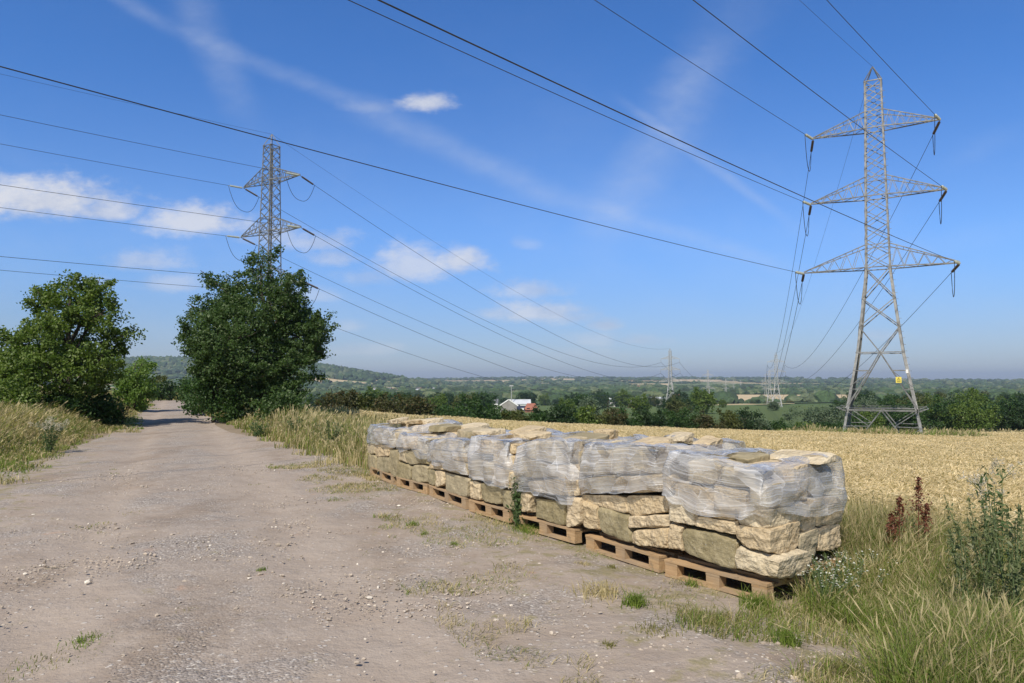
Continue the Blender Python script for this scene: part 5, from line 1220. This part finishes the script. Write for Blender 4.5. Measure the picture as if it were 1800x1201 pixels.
# individual weeds
def weed(name, label, x, y, height, nst, spread, leafmat, lsize, lper, head=None, headmat=None, seed=1, stemcol=None, cat='plant', group=None, lean=(0, 0), hsize=.02, hn=6, leaf_lo=.05):
    g = np.random.default_rng(seed); root = empty(name, (x, y, H(x, y))); mb = MB(); LC = []; HC = []
    for s in range(nst):
        a = g.uniform(0, 6.28); r = spread*g.uniform(.2, 1); hh = height*g.uniform(.7, 1.05)
        b0 = np.array([math.cos(a), math.sin(a), 0])*r*.15; b3 = np.array([math.cos(a)*r+lean[0], math.sin(a)*r+lean[1], hh]); b1 = b0*.7+b3*.3+[0, 0, hh*.08]; b2 = b0*.35+b3*.65+[0, 0, hh*.05]
        st = [b0, b1, b2, b3]; mb.tube(st, [.006, .005, .004, .002], 5)
        for q in range(lper):
            t = g.uniform(leaf_lo, 1)*3; i0 = min(int(t), 2); p = st[i0]*(1-(t-i0))+st[i0+1]*(t-i0); off = g.normal(size=3)*lsize*(1.3-.25*t); off[2] *= .6; LC.append(p+off)
        if head == 'pom' or head == 'daisy':
            for q in range(hn):
                bt = b2*.3+b3*.7; e = b3+np.array([g.normal()*.05, g.normal()*.05, g.uniform(-.12, .03)])*(height/1.0); mb.tube([bt, e], [.0025, .0015], 4); HC.append(e)
        elif head == 'spike':
            for q in range(hn):
                t = g.uniform(.0, 1); p = b1*(1-t)*.7+b3*(.3+.7*t) if False else b2*(1-t)+b3*t if t > .0 else b3
                HC.append(p+g.normal(size=3)*np.array([.028, .028, .03])*(1.25-t))
    mb.build('stem', stemcol or W_STEM, root)
    if LC: V, F = leaves_np(np.array(LC), lsize*1.6, aspect=.38, g=g); mesh_np('leaves', V, F, leafmat, root)
    if HC:
        HC = np.array(HC)
        if head == 'pom': P_ = (HC[:, None]+g.normal(size=(len(HC), 22, 3))*hsize*.55).reshape(-1, 3); V, F = leaves_np(P_, hsize*.8, aspect=.3, g=g)
        elif head == 'spike': V, F = leaves_np(HC, hsize, aspect=.7, g=g)
        else: P_ = HC; V, F = leaves_np(P_, hsize, up=4, aspect=1.0, g=g)
        mesh_np('flower_heads' if head != 'spike' else 'seed_heads', V, F, headmat, root)
    return tag(root, label, cat, group)
def gp(px, py):
    a, y, z = ray(px, py); t = -EYE/z; return a*t, y*t
DST = plain('dock_stem', (0.16, 0.05, 0.03), 0.8); GST = plain('green_stem', (0.10, 0.14, 0.05), 0.8)
x, Y = (1568-900)/FPX*6.3, 6.3; weed('dock_plant', 'shorter dark red dock seed head, left of the pair beside the nearest stack', x, Y, at(1568, 878, Y)[2]-H(x, Y)-.02, 3, .06, DOCK, .03, 10, 'spike', DOCK, 1, DST, hsize=.022, hn=300)
x, Y = (1604-900)/FPX*6.3, 6.3; weed('dock_plant', 'taller dark red dock seed head, right of the pair beside the nearest stack', x, Y, at(1615, 838, Y)[2]-H(x, Y), 2, .10, DOCK, .035, 8, 'spike', DOCK, 2, DST, hsize=.022, hn=300, lean=(.05, 0))
x, Y = (1745-900)/FPX*5.6, 5.6; weed('thistle', 'tall creeping thistle with fluffy grey heads at the right edge of the field', x, Y, at(1750, 815, Y)[2]-H(x, Y), 4, .22, WEED, .035, 70, 'pom', PAPPUS, 3, GST, hsize=.035, hn=6)
x, y = gp(912, 917); weed('thistle', 'small seeding thistle growing in front of the middle stacks', x-.02, y-.12, .56, 5, .10, WEED, .035, 55, 'pom', PAPPUS, 4, GST, hsize=.035, hn=5)
for q, (px, Y, hh, lab) in enumerate([(1700, 4.7, .80, 'grey-green mugwort bush at the right, left of the others'), (1765, 4.5, .95, 'tall grey-green mugwort at the right edge of the picture'), (1735, 5.2, 1.0, 'grey-green mugwort standing behind the other two')]):
    x = (px-900)/FPX*Y; weed('mugwort', lab, x, Y, hh, 8, .30, GREYLEAF, .026, 90, 'spike', GREYLEAF, 10+q, GST, hsize=.014, hn=60, group='mugwort plants at the right')
for q, (px, py, hh, lab) in enumerate([(1775, 1150, .38, 'dark leafy nettle-like weed in the bottom right corner'), (1720, 1190, .25, 'low dark weed at the bottom edge near the right corner'), (1395, 1000, .62, 'tall thin green weed against the corner of the nearest stack'), (1425, 985, .55, 'second thin green weed right of the corner of the nearest stack')]):
    x, y = gp(px, py); weed('weed', lab, x, y, hh, 7, .16 if q > 1 else .25, WEED, .03, 60, None, None, 20+q, GST)
for q, (px, py) in enumerate([(1430, 1030), (1470, 1015), (1500, 1030), (1520, 1000), (1450, 1050), (1545, 1015)]):
    x, y = gp(px, py); weed('mayweed', f'white-flowered mayweed clump right of the nearest stack, {ORD[q]} of the clumps', x, y, .36, 14, .24, WEED, .012, 24, 'daisy', DAISY, 30+q, GST, hsize=.017, hn=6, group='white mayweed clumps')
x, y = gp(255, 748); weed('willowherb', 'reddish weed on the left verge beside the young tree', x-1.2, y+.5, .9, 14, .5, leaf('red_leaf', (.12, .05, .03), (.2, .1, .05)), .05, 40, None, None, 40, GST)
for q, (px, py, lab) in enumerate([(150, 800, 'thistle with pale heads on the left verge among the grass'), (580, 795, 'dusty green weed on the verge left of the farthest stack'), (520, 775, 'green nettle clump on the verge below the large tree'), (455, 770, 'low green weed at the right edge of the track')]):
    x, y = gp(px, py); weed('weed', lab, x-(.8 if q == 0 else 0), y, [.75, .7, .6, .45][q], 12, .35, [WEED, GREYLEAF, WEED, WEED][q], .035, 50, 'pom' if q == 0 else None, PAPPUS, 50+q, GST, hsize=.05, hn=3)
def tuft(px, py, n, hh, spread, lab, mats, seed):
    gg = np.random.default_rng(seed); x0, y0 = gp(px, py); x = x0+gg.normal(size=n)*spread; y = y0+gg.normal(size=n)*spread
    z0 = H(x0, y0); th = gg.uniform(0, 6.28, n); V, F, _ = blades(x, y, gg.uniform(.5, 1, n)*hh, np.full(n, .006), gg.uniform(.3, 1.2, n), gg, -.005, (0, 0))
    V -= np.array([x0, y0, z0]); return tag(mesh_np('grass_tuft', V, F, mats, loc=(x0, y0, z0)), lab, 'grass tuft', 'grass tufts on the stony ground')
TF = [(1115, 1062, 200, .13, .035, 'large green grass tuft on the stony ground in front of the second nearest pallet', G_GREEN), (1330, 1050, 260, .17, .05, 'broad green grass tuft against the nearest pallet', G_GREEN), (1070, 1140, 90, .06, .02, 'small yellowish grass tuft at the bottom of the picture', G_OLIVE),
      (1385, 1120, 160, .14, .04, 'green tuft at the bottom right beside the grass bank', G_GREEN), (725, 925, 80, .09, .03, 'green tuft on the bare ground left of centre', G_GREEN), (745, 940, 50, .06, .02, 'small green tuft just right of the left-of-centre tuft', G_GREEN),
      (798, 957, 50, .06, .018, 'small green weed tuft nearest the middle of the picture', G_GREEN), (1075, 985, 60, .06, .02, 'yellow-green tuft below the second nearest pallet', G_OLIVE), (1025, 985, 70, .06, .035, 'dry brownish tuft below the third nearest pallet', G_STRAW),
      (930, 925, 260, .14, .09, 'spreading green grass clump at the foot of the middle thistle', G_GREEN), (1215, 1015, 90, .12, .03, 'green weed tuft in front of the left end of the nearest pallet', G_GREEN), (1055, 1045, 220, .13, .10, 'dry straw-coloured grass patch left of the large green tuft', G_STRAW),
      (1240, 1085, 320, .10, .13, 'dry olive grass patch in front of the nearest pallet', G_OLIVE), (1480, 1180, 120, .15, .05, 'green tuft at the bottom edge near the grass bank', G_OLIVE), (155, 1125, 120, .04, .06, 'low green tuft in the left wheel rut', G_GREEN), (460, 1005, 40, .04, .02, 'tiny green tuft on the gravel hump', G_GREEN),
      (1155, 1110, 120, .06, .08, 'thin brownish grass patch below the large green tuft', G_OLIVE), (335, 1075, 60, .03, .04, 'flat yellowish tuft on the track left of centre', G_OLIVE)]
for q, (a, b, n, hh, sp_, lab, m_) in enumerate(TF): tuft(a, b, n, hh, sp_, lab, m_, 800+q)

# ------------------------------------------------------------------ haze
m, t, b = material('haze_air'); t.n.remove(b)
vol = t.add('ShaderNodeVolumePrincipled'); vol.inputs['Color'].default_value = (0.72, 0.83, 1.0, 1); vol.inputs['Density'].default_value = 0.00015; vol.inputs['Anisotropy'].default_value = 0.2
t.l.new(vol.outputs[0], t.n['Material Output'].inputs['Volume'])
mb = MB(); mb.box(-9700, 9700, -9700, 9700, -45, 100); tag(mb.build('haze', m), kind='stuff')
sc.cycles.volume_bounces = 0; sc.cycles.transparent_max_bounces = 12; sc.cycles.max_bounces = 6
